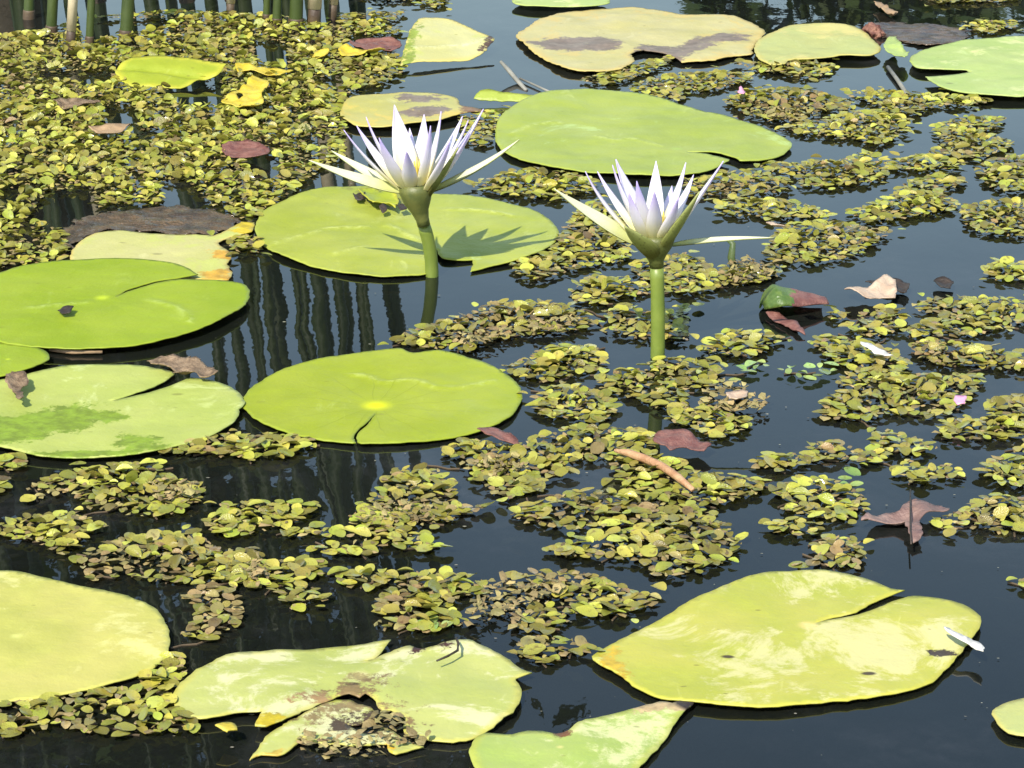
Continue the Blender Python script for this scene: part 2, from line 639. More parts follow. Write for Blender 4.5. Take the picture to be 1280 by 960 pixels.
# ================================================================== LILY PADS
TAN = srgb(150, 120, 80)
BROWN = (0.085, 0.05, 0.028)
PURPLE = (0.21, 0.16, 0.12)
GREEN1 = (0.19, 0.29, 0.030)
GREEN2 = (0.24, 0.34, 0.040)
petiole_mat = mat_plain('lily_stalk', (0.10, 0.13, 0.03), (0.14, 0.11, 0.04), 30, 0.5, 0)

PADS = []      # outlines, to keep the ferns off them


def pad(label, outline, mat, centre=None, stalk=True, cat='lily pad', name='lily_pad', block=True, group=None, **kw):
    me, c = sheet_mesh('blade', outline, centre_px=centre, seed=len(PADS) + 1, **kw)
    root = empty(name, (c.x, c.y, 0.0))
    tag(root, label, cat, group)
    child('blade', me, mat, root)
    if stalk:
        a = Vector((c.x, c.y, 0.0005))
        rs = random.Random(len(PADS))
        e = Vector((c.x + rs.uniform(-.15, .15), c.y + rs.uniform(0.0, .2), -0.40))
        child('stalk', tube_mesh('stalk', bez(a, (a + e) / 2 + Vector((rs.uniform(-.06, .06), -.03, .02)), e, 8), [0.004] * 8, 6), petiole_mat, root)
    if block:
        PADS.append(outline)
    return root


c4 = lambda p: crop(0, 320, p)
c7 = lambda p: crop(0, 640, p)

mA = mat_pad('pad_fresh_green', (0.195, 0.262, 0.012), (0.235, 0.295, 0.022), vein=0.28, spots=0.15, seed=1, cw=0.07, edge=(0.22, 0.26, 0.02), edge_w=0.015)
mD = mat_pad('pad_yellow_hearted', (0.225, 0.268, 0.014), (0.262, 0.298, 0.027), vein=0.9, spots=0.1, seed=2, cw=0.12, centre=(0.62, 0.62, 0.0), edge=(0.20, 0.25, 0.02), edge_w=0.018)
mE = mat_pad('pad_under_flower', (0.240, 0.275, 0.032), (0.305, 0.330, 0.055), patch=(0.36, 0.44, 0.15), patch_amt=0.15, vein=0.25, spots=0.35, seed=3, cw=0.05, centre=(0.3, 0.38, 0.05))
mF = mat_pad('pad_cool_green', (0.23, 0.278, 0.036), (0.27, 0.312, 0.055), patch=(0.36, 0.46, 0.16), patch_amt=0.12, vein=0.18, spots=0.15, seed=4, cw=0.04, centre=(0.3, 0.4, 0.06))
mC = mat_pad('pad_dull_film', (0.29, 0.335, 0.070), (0.34, 0.370, 0.095), patch=(0.48, 0.52, 0.20), patch_amt=0.25, vein=0.15, spots=0.2, seed=5, cw=0.04, centre=(0.45, 0.48, 0.12))
mO = mat_pad('pad_pale_yellow', (0.355, 0.345, 0.075), (0.41, 0.370, 0.100), patch=(0.56, 0.52, 0.20), patch_amt=0.30, vein=0.10, spots=0.25, seed=6, cw=0.05, centre=(0.5, 0.5, 0.14), edge=(0.45, 0.42, 0.08), edge_w=0.04)
mP = mat_pad('pad_torn_pale', (0.30, 0.325, 0.080), (0.37, 0.375, 0.115), patch=(0.58, 0.54, 0.33), patch_amt=0.50, pscale=15, vein=0.12, spots=0.75, seed=7, cw=0.08, centre=(0.5, 0.42, 0.18), edge=(0.42, 0.37, 0.06), edge_w=0.05)
mQ = mat_pad('pad_bleached_tip', (0.25, 0.32, 0.065), (0.31, 0.36, 0.10), patch=(0.60, 0.56, 0.30), patch_amt=0.42, vein=0.12, spots=0.45, seed=8, cw=0.03, centre=(0.5, 0.45, 0.15), edge=(0.36, 0.36, 0.05), edge_w=0.06, pscale=12)
mR = mat_pad('pad_big_yellowed', (0.30, 0.310, 0.040), (0.37, 0.345, 0.060), patch=(0.55, 0.49, 0.25), patch_amt=0.48, vein=0.15, spots=0.55, seed=9, cw=0.06, centre=(0.60, 0.45, 0.16), edge=(0.42, 0.38, 0.05), edge_w=0.035, pscale=13)
mG = mat_pad('pad_rotting_gold', (0.37, 0.33, 0.12), (0.40, 0.355, 0.16), patch=(0.48, 0.35, 0.10), patch_amt=0.3, vein=0.1, spots=0.6, seed=10, cw=0.02, centre=(0.5, 0.42, 0.1), edge=(0.47, 0.34, 0.10), edge_w=0.07)
mH = mat_pad('pad_yellow_green_oval', (0.35, 0.345, 0.11), (0.34, 0.36, 0.12), patch=(0.54, 0.45, 0.15), patch_amt=0.3, vein=0.1, spots=0.3, seed=11, cw=0.02, centre=(0.45, 0.43, 0.1), edge=(0.44, 0.36, 0.09), edge_w=0.08)
mI = mat_pad('pad_light_green', (0.28, 0.36, 0.095), (0.33, 0.39, 0.125), patch=(0.55, 0.55, 0.24), patch_amt=0.35, vein=0.1, spots=0.3, seed=12, cw=0.02, centre=(0.4, 0.45, 0.1))
mJ = mat_pad('leaf_cream_folded', (0.38, 0.36, 0.14), (0.42, 0.40, 0.19), patch=(0.38, 0.40, 0.09), patch_amt=0.3, vein=0.1, spots=0.25, seed=13, cw=0.02, centre=(0.5, 0.46, 0.15), edge=(0.50, 0.40, 0.10), edge_w=0.10)
mK = mat_pad('leaf_mustard', (0.34, 0.315, 0.08), (0.38, 0.345, 0.11), patch=(0.52, 0.38, 0.08), patch_amt=0.3, vein=0.1, spots=0.4, seed=14, cw=0.02, centre=(0.46, 0.4, 0.07), edge=(0.43, 0.34, 0.09), edge_w=0.07)
mM = mat_pad('leaf_lime', (0.21, 0.255, 0.020), (0.27, 0.30, 0.030), patch=(0.46, 0.44, 0.02), patch_amt=0.3, vein=0.1, spots=0.3, seed=15, cw=0.02, centre=(0.3, 0.35, 0.02), edge=(0.44, 0.40, 0.04), edge_w=0.08)
mN = mat_pad('pad_rotting_pale', (0.38, 0.37, 0.12), (0.42, 0.39, 0.16), patch=(0.40, 0.43, 0.10), patch_amt=0.35, vein=0.08, spots=0.2, seed=16, cw=0.02, centre=(0.48, 0.45, 0.13), edge=(0.52, 0.38, 0.10), edge_w=0.035)

# fresh pad at the left, its lobes overlapping along the slit
padA = pad('smooth bright green pad with overlapping slit lobes and a small dark crumb on it',
    c4([(0, 65), (100, 35), (240, 18), (400, 10), (520, 12), (620, 22), (690, 40), (740, 71), (660, 88), (600, 96), (540, 109), (480, 128), (430, 156), (490, 131),
        (600, 101), (690, 90), (760, 90), (850, 95), (910, 108), (935, 130), (928, 170), (890, 205), (800, 255), (700, 290), (560, 325), (400, 343), (250, 346), (100, 338),
        (0, 322), (-120, 290), (-190, 235), (-200, 175), (-150, 115), (-80, 82)]), mA, centre=(128, 372), z=0.0078, wave=0.0012, edge_up=0.001, step=0.004,
    creases=[[(187, 375), (217, 383), (231, 392), (238, 403)], [(40, 385), (70, 381), (110, 377)]])
padB = pad('small green pad tucked between the two large pads by the reflected reeds',
    c4([(0, 325), (70, 335), (140, 345), (175, 360), (185, 380), (165, 400), (100, 425), (40, 445), (0, 452), (-80, 450), (-140, 420), (-150, 370), (-80, 335)]), mA, centre=(10, 450), z=0.007)
WET = (0.21, 0.30, 0.028)
padC = pad('pale green pad with a puddle of clear water on its dull surface',
    c4([(60, 450), (150, 425), (250, 408), (350, 400), (450, 400), (540, 405), (610, 418), (655, 435), (600, 470), (540, 495), (480, 513), (415, 533), (480, 519), (560, 503),
        (640, 478), (710, 450), (760, 455), (820, 470), (880, 495), (910, 525), (918, 550), (895, 575), (900, 590), (870, 625), (800, 665), (720, 695), (600, 725), (480, 745),
        (350, 752), (220, 752), (120, 740), (40, 722), (0, 715), (-100, 690), (-180, 640), (-200, 580), (-150, 510), (-60, 470)]), mC, centre=(140, 497), z=0.006, dome=-0.002,
    stains=[(c4([(-150, 600), (0, 592), (130, 578), (270, 550), (350, 545), (430, 575), (470, 598), (380, 615), (330, 645), (200, 655), (120, 690), (0, 705), (-100, 690)]), WET, 0.011),
            (c4([(430, 735), (450, 690), (490, 662), (570, 672), (610, 718), (520, 742)]), WET, 0.011),
            (c4([(100, 738), (300, 722), (460, 728), (480, 748), (200, 752)]), (0.22, 0.31, 0.03), 0.004)])
padD = pad('round green pad with a glowing yellow heart and a dark hairline slit',
    [(303, 505), (308, 490), (325, 475), (355, 460), (400, 447), (450, 439), (500, 435), (512, 440), (523, 440), (545, 437), (575, 443), (610, 455), (640, 472), (652, 487),
     (650, 503), (635, 521), (600, 537), (550, 547), (500, 552), (452, 553), (447.4, 551), (446.5, 541), (458, 530), (470, 514), (455.5, 528.5), (443.5, 540), (444.6, 552),
     (430, 551), (390, 546), (350, 537), (320, 523)], mD, centre=(470, 504), z=0.005, dome=-0.002, step=0.0034,
    creases=[[(440, 466), (460, 468), (477, 476), (514, 473), (544, 482), (574, 483), (614, 475)]])
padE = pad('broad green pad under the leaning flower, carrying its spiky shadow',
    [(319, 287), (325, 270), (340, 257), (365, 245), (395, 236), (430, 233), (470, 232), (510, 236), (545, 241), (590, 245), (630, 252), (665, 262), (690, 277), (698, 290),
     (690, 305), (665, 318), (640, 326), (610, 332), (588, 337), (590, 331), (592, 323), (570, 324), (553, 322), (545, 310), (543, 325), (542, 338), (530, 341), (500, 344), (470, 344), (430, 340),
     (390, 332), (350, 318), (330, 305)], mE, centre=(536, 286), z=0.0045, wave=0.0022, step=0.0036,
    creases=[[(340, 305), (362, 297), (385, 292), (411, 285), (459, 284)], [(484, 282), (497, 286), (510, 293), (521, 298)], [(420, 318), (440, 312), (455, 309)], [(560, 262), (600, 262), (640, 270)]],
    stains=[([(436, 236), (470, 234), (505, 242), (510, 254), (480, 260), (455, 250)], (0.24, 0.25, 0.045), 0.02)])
padF = pad('large clean green pad with one curled-up edge, floating behind both flowers',
    [(619, 167), (624, 153), (640, 138), (664, 128), (694, 122), (744, 119), (800, 122), (853, 132), (893, 142), (940, 155), (970, 168), (990, 180), (981, 190), (966, 197),
     (943, 200), (925, 201), (915, 196), (888, 191), (858, 189), (888, 194.5), (911, 200), (908, 203), (886, 213), (853, 220), (794, 220), (760, 217), (727, 215), (694, 210), (660, 202), (634, 192), (620, 177)],
    mF, centre=(846, 185), z=0.005, wave=0.003, step=0.004,
    creases=[[(745, 171), (770, 177), (790, 174), (806, 177), (825, 181)], [(640, 168), (670, 158), (700, 155)]],
    lift=lambda x, y: 0.008 * max(0, (-0.55 * x + 0.835 * y) / 0.17 - 0.62) ** 1.3)
padG = pad('long golden pad rotting away in brown sunken holes',
    [(644, 43), (657, 35), (680, 22), (704, 14), (744, 10), (794, 9), (853, 17), (913, 21), (940, 28), (956, 38), (950, 47), (941, 60), (941, 67), (920, 68), (890, 74), (853, 76), (830, 66), (805, 62),
     (790, 66), (792, 77), (774, 87), (747, 90), (714, 87), (694, 80), (667, 65), (650, 50)], mG, centre=(800, 42), z=0.006, wave=0.003, jag=0.0014,
    stains=[([(662, 52), (700, 47), (750, 45), (776, 54), (770, 62), (707, 62), (672, 60)], PURPLE, 0.011),
            ([(790, 66), (800, 56), (850, 56), (863, 48), (905, 41), (934, 43), (936, 49), (895, 53), (872, 64), (853, 74), (810, 78)], PURPLE, 0.011)])
padH = pad('yellow-green oval pad touching the golden rotting pad, with an orange rim',
    crop(853, 0, [(270, 175), (290, 145), (350, 115), (430, 92), (560, 88), (640, 98), (690, 125), (720, 155), (745, 185), (700, 205), (600, 205), (500, 218), (400, 225), (385, 238), (330, 240), (285, 220)]),
    mH, centre=(1030, 58), z=0.009, wave=0.002)
padI = pad('light green pad with an open dark notch, past the red-brown rotten lump',
    crop(853, 0, [(855, 215), (900, 185), (1000, 160), (1150, 142), (1280, 135), (1380, 145), (1480, 180), (1500, 230), (1470, 290), (1400, 335), (1280, 360), (1150, 355), (1050, 345), (960, 320), (910, 285),
                  (1000, 280), (1075, 268), (1060, 260), (900, 256), (860, 240)]), mI, centre=(1213, 89), z=0.008, wave=0.002)
p0 = gp(560, 78, 0.006)
padJ = pad('cream folded pad curled over at its green side, alone in open water',
    crop(427, 0, [(220, 240), (235, 180), (260, 110), (290, 70), (350, 65), (420, 75), (500, 110), (570, 140), (555, 170), (520, 205), (470, 225), (380, 232), (300, 235)]),
    mJ, centre=(520, 60), plane=(p0, -0.10, 0.22), wave=0.003, step=0.0036,
    stains=[([(500, 82), (506, 60), (514, 36), (523, 26), (524, 40), (517, 62), (514, 80)], (0.24, 0.30, 0.05), 0.010), ([(612, 44), (600, 62), (622, 56)], (0.10, 0.06, 0.04), 0.008)],
    creases=[[(514, 61), (545, 60), (580, 56), (608, 48)]],
    lift=lambda x, y: -0.35 * max(0, -x - 0.012) if x < 0 else 0.0)
padK = pad('mustard yellow pad with brown rot, behind the leaning flower',
    crop(427, 0, [(-5, 430), (5, 395), (40, 360), (150, 352), (290, 345), (420, 360), (440, 378), (450, 395), (510, 405), (540, 415), (440, 430), (340, 452), (180, 472), (60, 468), (20, 450)]),
    mK, centre=(470, 138), z=0.007, wave=0.003,
    stains=[(crop(427, 0, [(195, 372), (240, 355), (350, 358), (385, 372), (330, 385), (230, 385)]), PURPLE, 0.011),
            (crop(427, 0, [(215, 425), (270, 408), (380, 402), (430, 410), (380, 428), (260, 440)]), PURPLE, 0.011),
            (crop(427, 0, [(440, 380), (545, 415), (450, 428)]), (0.22, 0.12, 0.06), 0.006)])
p0 = gp(640, 127, 0.004)
padL = pad('narrow green leaf edge standing folded out of the water beside the clean curled pad',
    crop(427, 0, [(495, 368), (520, 340), (560, 335), (600, 345), (700, 352), (790, 358), (800, 364), (720, 376), (600, 379), (530, 376)]), mF, plane=(p0, 0, 0.8), wave=0.001, stalk=False, step=0.003)
p0 = gp(213, 109, 0.004)
padM = pad('lime green leaf propped up among the dense floating ferns',
    crop(0, 0, [(430, 265), (460, 230), (500, 215), (620, 212), (760, 225), (850, 240), (820, 275), (760, 290), (690, 325), (600, 333), (520, 328), (465, 315)]), mM, centre=(285, 82), plane=(p0, 0.03, 0.30), wave=0.004,
    lift=lambda x, y: -0.004 * math.exp(-((y + 0.25 * x + 0.03) / 0.006) ** 2))
padN = pad('pale yellow decaying pad with orange tips, half under the smooth bright green pad',
    [(88, 318), (100, 302), (120, 292), (150, 288), (180, 291), (213, 293), (245, 293), (267, 295), (283, 288), (302, 277), (318, 278), (317, 288), (302, 293), (287, 297), (273, 304), (290, 318),
     (284, 329), (290, 342), (285, 349), (255, 349), (200, 346), (120, 336), (92, 328)], mN, centre=(190, 318), z=0.0035, wave=0.0008, jag=0.001,
    stains=[([(288, 288), (302, 276), (320, 276), (319, 290), (300, 294)], (0.56, 0.42, 0.03), 0.006), ([(262, 312), (292, 314), (290, 324), (268, 322)], (0.58, 0.33, 0.05), 0.006),
            ([(255, 338), (292, 336), (290, 350), (250, 352)], (0.58, 0.34, 0.05), 0.006)])
padO = pad('very pale yellow-green smooth pad with an unbroken rounded edge, ferns below its rim',
    c7([(0, 218), (70, 222), (150, 240), (300, 275), (430, 300), (510, 325), (570, 355), (610, 395), (630, 440), (637, 490), (625, 535), (590, 570), (530, 600), (450, 630), (330, 660), (180, 690), (100, 702), (0, 710),
        (-150, 700), (-350, 640), (-480, 540), (-500, 440), (-400, 320), (-200, 240)]), mO, centre=(20, 795), z=0.0048, wave=0.002)
padP = pad('pale pad torn into ragged lobes with brown holes at its middle',
    [(215, 870), (221, 860), (230, 850), (253, 833), (283, 818), (333, 811), (380, 808), (427, 805), (460, 802), (489, 800), (484, 807), (477, 815), (458, 825), (487, 814), (500, 809), (514, 807), (530, 810), (545, 806),
     (560, 802), (584, 800), (614, 810), (640, 827), (651, 836), (664, 842), (645, 848), (650, 858), (652, 867), (647, 883), (627, 900), (604, 913), (574, 923), (540, 922), (510, 917), (505, 908), (507, 898), (499, 893),
     (488, 886), (477, 887), (466, 873), (458, 868), (448, 872), (436, 868), (415, 872), (395, 880), (375, 892), (358, 899), (340, 906), (333, 909), (318, 908), (322, 898), (327, 890), (300, 889), (280, 895), (267, 897), (240, 897), (222, 889)],
    mP, centre=(450, 845), z=0.0055, wave=0.003, jag=0.001,
    stains=[([(505, 812), (520, 803), (560, 800), (580, 806), (545, 811), (520, 815)], (0.07, 0.025, 0.02), 0.005),
            ([(318, 895), (330, 893), (352, 897), (335, 909), (317, 909)], (0.52, 0.40, 0.02), 0.005),
            ([(370, 868), (400, 866), (440, 870), (470, 862), (470, 875), (430, 876), (372, 880)], TAN, 0.011),
            ([(430, 846), (445, 842), (462, 845), (452, 849), (436, 850)], (0.30, 0.24, 0.09), 0.005),
            ([(395, 874), (430, 858), (470, 854), (488, 870), (505, 890), (508, 905), (495, 900), (478, 890), (460, 872), (430, 872)], (0.22, 0.15, 0.06), 0.022)])
flap, fc = sheet_mesh('torn_flap', [(338, 915), (325, 930), (310, 948), (325, 943), (353, 942), (370, 930), (378, 923), (400, 930), (427, 932), (455, 933), (484, 930), (487, 940), (494, 943), (512, 937), (529, 933), (515, 928),
     (503, 921), (484, 909), (478, 905), (470, 914), (462, 918), (452, 917), (440, 908), (432, 903), (446, 905), (462, 897), (474, 896), (466, 885), (450, 880), (430, 874), (405, 881), (385, 890), (362, 902)],
    z=0.0035, wave=0.003, jag=0.001, seed=44, step=0.003,
    stains=[([(420, 900), (440, 890), (475, 888), (480, 905), (455, 920), (435, 918)], (0.07, 0.045, 0.025), 0.02), ([(360, 900), (400, 882), (440, 876), (470, 880), (440, 890), (390, 900)], (0.26, 0.19, 0.08), 0.02), ([(484, 930), (500, 929), (498, 943), (485, 943)], (0.55, 0.33, 0.02), 0.005),
            ([(310, 950), (322, 940), (352, 937), (352, 944)], (0.5, 0.36, 0.06), 0.005)])
child('torn_flap', flap, mP, padP)
padQ = pad('green and bleached pad narrowing to a black withered tip',
    [(587, 942), (594, 923), (607, 915), (640, 918), (660, 915), (704, 917), (727, 902), (760, 893), (794, 885), (827, 877), (840, 879), (856, 873), (872, 868), (866, 880), (852, 893), (827, 927), (794, 962),
     (740, 1000), (690, 1010), (630, 1000), (600, 970)], mQ, centre=(700, 935), z=0.0045, wave=0.003,
    stains=[([(832, 880), (856, 872), (874, 866), (868, 882), (850, 888)], (0.03, 0.018, 0.015), 0.005), ([(790, 884), (845, 874), (850, 890), (838, 885), (795, 890)], (0.50, 0.36, 0.18), 0.005),
            ([(690, 915), (700, 912), (712, 917), (704, 923)], (0.2, 0.08, 0.03), 0.004)])
padR = pad('largest yellowed pad with cream bleaching and an open slit, a white petal lying on it',
    [(740, 820), (760, 807), (794, 790), (825, 773), (853, 757), (890, 740), (920, 727), (953, 717), (993, 713), (1023, 711), (1046, 713), (1073, 719), (1100, 728), (1113, 733), (1131, 735), (1110, 742), (1086, 753),
     (1070, 763), (1043, 769), (1018, 776), (1043, 771.5), (1072, 766), (1095, 758.5), (1120, 748), (1142, 742), (1173, 746), (1203, 755), (1223, 768), (1226, 780), (1216, 797), (1200, 817), (1180, 837), (1160, 853),
     (1120, 865), (1066, 873), (1013, 879), (973, 883), (920, 883), (873, 878), (827, 872), (794, 858), (774, 843), (750, 830)], mR, centre=(1010, 779), z=0.0048, wave=0.0025, wscale=9,
    lift=lambda x, y: -0.012 * max(0, abs(x) - 0.12),
    stains=[([(742, 820), (770, 808), (778, 815), (772, 825), (790, 848), (780, 850), (755, 835)], (0.50, 0.34, 0.03), 0.006),
            ([(1158, 811), (1175, 812), (1196, 817), (1180, 820), (1165, 817)], (0.05, 0.03, 0.02), 0.003)])
padS = pad('small yellow pad with a browned rim, alone on open water below the largest yellowed pad',
    [(1240, 893), (1250, 882), (1280, 873), (1320, 870), (1370, 880), (1380, 900), (1340, 920), (1280, 920), (1255, 912)], mH, centre=(1310, 895), z=0.0045)
padT = pad('thin pale pad floating beyond the long golden pad',
    [(640, 2), (660, 7), (710, 8), (744, 7), (762, 3), (753, -5), (700, -9), (654, -7)], mI, centre=(700, 0), z=0.008)

# ================================================================== FLOWERS
def mat_petal(name, base, mid, tip, trans=0.35, spots=0.0):
    b = NT(name)
    a = b.attr('along')
    sp = b.node('SeparateXYZ'); b.put(sp.inputs[0], a.outputs['Vector'])
    t, s = sp.outputs[0], sp.outputs[1]
    v = b.pos()
    n_ = b.math('MULTIPLY', b.math('SUBTRACT', b.noise(60, v, 3), 0.5), 0.25)
    tt = b.math('ADD', t, n_)
    col = b.mix(b.ramp(tt, 0.10, 0.55), base, mid)
    col = b.mix(b.ramp(tt, 0.50, 1.0), col, tip)
    # faint lengthwise veins
    ve = b.math('ABSOLUTE', b.math('SINE', b.math('MULTIPLY', s, 19.0)))
    col = b.mix(b.math('MULTIPLY', b.math('SUBTRACT', 1.0, b.ramp(ve, 0.0, 0.35)), 0.18), col, tip)
    if spots:
        vo = b.node('TexVoronoi'); vo.inputs['Scale'].default_value = 260; b.put(vo.inputs[0], v)
        col = b.mix(b.math('MULTIPLY', b.math('SUBTRACT', 1.0, b.ramp(vo.outputs[0], 0.12, 0.32)), spots), col, (0.05, 0.03, 0.02))
    return b.principled(col, 0.45, b.bump(ve, 0.15, 0.0006), spec=0.35, trans=(trans, col))


m_pet_in = mat_petal('petal_white_face', (0.84, 0.78, 0.36), (0.86, 0.83, 0.86), (0.72, 0.64, 0.88), 0.28)
m_pet_out = mat_petal('petal_violet_back', (0.84, 0.78, 0.38), (0.82, 0.78, 0.86), (0.60, 0.50, 0.86), 0.32)
m_sep_in = mat_petal('sepal_white_face', (0.50, 0.52, 0.18), (0.74, 0.73, 0.52), (0.72, 0.72, 0.50), 0.3)
m_sep_out = mat_petal('sepal_green_back', (0.10, 0.10, 0.02), (0.25, 0.28, 0.08), (0.36, 0.38, 0.14), 0.25, 0.55)
m_recept = mat_plain('flower_base_olive', (0.065, 0.08, 0.018), (0.11, 0.115, 0.026), 90, 0.5, 0.2)
m_stem = mat_plain('flower_stem_green', (0.12, 0.165, 0.024), (0.16, 0.205, 0.034), 45, 0.42, 0.15, 0.001)
m_stam = mat_plain('stamen_yellow', (0.55, 0.42, 0.04), (0.6, 0.48, 0.08), 60, 0.6, 0)


def petal_mesh(name, base, tip, width, axis, bow=0.12, cup=0.35, thick=0.0007, nu=16, nv=6, face=0.0):
    """pointed petal from base to tip, cupped towards the flower axis, with an inner and an outer skin"""
    base, tip = Vector(base), Vector(tip)
    d = tip - base
    L = d.length
    mid = (base + tip) / 2
    inn = axis - mid
    inn -= d * (inn.dot(d) / d.length_squared)
    if inn.length < 1e-4: inn = Vector((0, 0, 1)) - d * (d.z / d.length_squared)
    inn.normalize()
    if face:
        inn += Vector((0, -face, 0))
        inn -= d * (inn.dot(d) / d.length_squared)
        inn.normalize()
    side = d.normalized().cross(inn)
    cl = bez(base, mid - inn * L * bow, tip, nu + 1)
    top, al = [], []
    for i, p in enumerate(cl):
        t = i / nu
        w = width * 0.5 * (math.sin(math.pi * min(1, t ** 0.72 * 0.985 + 0.015)) ** 0.85 * (1 - 0.25 * t) + 0.20 * (1 - t) ** 2)
        if i == nu: w = width * 0.012
        for j in range(nv + 1):
            s = j / nv * 2 - 1
            top.append(p + side * (w * s * math.cos(cup * s * s * 0.6)) + inn * (w * cup * s * s * 1.3))
            al.append((t, s, 0))
    N = len(top)
    bot = [p - inn * thick for p in top]
    idx = lambda i, j: i * (nv + 1) + j
    Fa, Fb, Fs = [], [], []
    for i in range(nu):
        for j in range(nv):
            q = (idx(i, j), idx(i, j+1), idx(i+1, j+1), idx(i+1, j))
            Fa.append(q)
            Fb.append(tuple(N + k for k in q[::-1]))
        Fs.append((idx(i, 0), idx(i+1, 0), idx(i+1, 0) + N, idx(i, 0) + N))
        Fs.append((idx(i+1, nv), idx(i, nv), idx(i, nv) + N, idx(i+1, nv) + N))
    Fs.append(tuple(idx(nu, j) for j in range(nv + 1)) + tuple(idx(nu, j) + N for j in range(nv, -1, -1)))
    me = mesh(name, top + bot, Fa + Fb + Fs)
    me.polygons.foreach_set('material_index', [0] * len(Fa) + [1] * (len(Fb) + len(Fs)))
    at = me.attributes.new('along', 'FLOAT_VECTOR', 'POINT')
    at.data.foreach_set('vector', np.array(al + al, np.float32).ravel())
    return me


def flower(label, stem_px, cup_px, cup_r, petals, sepals, lean_y=0.0):
    g0 = gp(*stem_px)
    Y0 = g0.y
    mp_ = (g0 - Vector((0, 0, H))).length / F          # metres per pixel here
    root = empty('water_lily_flower', g0)
    tag(root, label, 'flower')
    top = atY(cup_px[0][0], cup_px[0][1], Y0 + lean_y)
    # stem: from the mud, through the water, up to the flower base
    neck = atY(cup_px[-1][0], cup_px[-1][1], Y0 + lean_y * 0.6)
    low = g0 + Vector((0.0, 0.03, -0.40))
    rs = cup_r[-1] * mp_
    ctrl = Vector((g0.x, g0.y + lean_y * 0.2, (g0.z + neck.z) * 0.55))
    pts = [low, g0 + Vector((0, 0.012, -0.15))] + bez(g0, ctrl, neck, 9)
    child('stem', tube_mesh('stem', pts, [rs * 1.05] * 2 + [rs * (1.04 - 0.04 * i / 8 + 0.02 * math.sin(i * 2.1)) for i in range(9)], 14), m_stem, root)
    cpts = [atY(x, y, Y0 + lean_y) for x, y in cup_px]
    cupo = child('receptacle', tube_mesh('receptacle', cpts, [r * mp_ for r in cup_r], 18), m_recept, root)
    axis_dir = (cpts[0] - cpts[-1]).normalized()
    axis = cpts[0] + axis_dir * 0.05
    for tx, ty, bx, by, dy, wpx, bow in petals:
        bs = atY(bx, by, Y0 + lean_y + dy * 0.16)
        tp = atY(tx, ty, Y0 + lean_y + dy)
        me = petal_mesh('petal', bs, tp, wpx * mp_ * 1.22, axis, bow * 1.7, 0.34)
        me.materials.append(m_pet_in); me.materials.append(m_pet_out)
        child('petal', me, None, root)
    for tx, ty, bx, by, dy, wpx, bow, face in sepals:
        bs = atY(bx, by, Y0 + lean_y + dy * 0.16)
        tp = atY(tx, ty, Y0 + lean_y + dy)
        me = petal_mesh('sepal', bs, tp, wpx * mp_, axis + axis_dir * 0.08, bow, 0.34, thick=0.0012, face=face)
        me.materials.append(m_sep_in); me.materials.append(m_sep_out)
        child('sepal', me, None, root)
    for k in range(16):
        a = 2 * math.pi * k / 16 + 0.2 * (k % 3)
        rr = (4 + 5 * (k % 2)) * mp_
        b0 = cpts[0] + Vector((rr * math.cos(a), rr * math.sin(a), -0.001))
        t0 = cpts[0] + Vector((rr * 1.5 * math.cos(a), rr * 1.5 * math.sin(a), (20 + 6 * (k % 3)) * mp_))
        sme = (tube_mesh('stamen', bez(b0, (b0 + t0) / 2 + Vector((0.2 * (t0.x - b0.x), 0.2 * (t0.y - b0.y), 0)), t0, 4), [0.0011, 0.0012, 0.001, 0.0004], 5))
        sme.transform(Matrix.Translation(-g0))
        link('stamen', sme, m_stam, cupo)
    return root


#        tip x, tip y, base x, base y, depth of tip (m, + is away), width px, bow
flower('pale lilac star flower leaning over the broad green pad, sepals spread wide',
       (540, 345), [(519, 229), (519.5, 238), (522, 252), (525, 264), (528, 274), (530, 282)], [19, 21, 17, 11, 8.2, 8.0],
       [(430, 162, 497, 236, -0.012, 13, 0.05), (446, 157, 500, 234, 0.030, 15, 0.05), (458, 146, 504, 232, -0.006, 17, 0.06),
        (493, 131, 513, 232, 0.020, 25, 0.06), (512, 160, 517, 234, 0.055, 18, 0.08), (530, 143, 524, 232, 0.030, 21, 0.06), (538, 157, 526, 238, -0.034, 14, 0.05),
        (551, 139, 531, 233, 0.012, 15, 0.05), (578, 145, 536, 233, 0.042, 17, 0.05), (585, 150, 538, 234, 0.006, 15, 0.06), (604, 136, 540, 235, 0.012, 19, 0.05),
        (588, 163, 540, 238, -0.026, 18, 0.06), (474, 172, 506, 238, -0.040, 17, 0.06), (508, 188, 514, 239, -0.045, 16, 0.04), (562, 176, 533, 240, -0.044, 15, 0.06)],
       [(386, 200, 504, 240, -0.010, 15, 0.08, 0.9), (414, 188, 500, 238, 0.050, 15, 0.05, 0.5), (649, 174, 538, 240, 0.020, 15, 0.10, 0.25), (572, 184, 537, 245, -0.030, 17, 0.05, 0)],
       lean_y=-0.012)
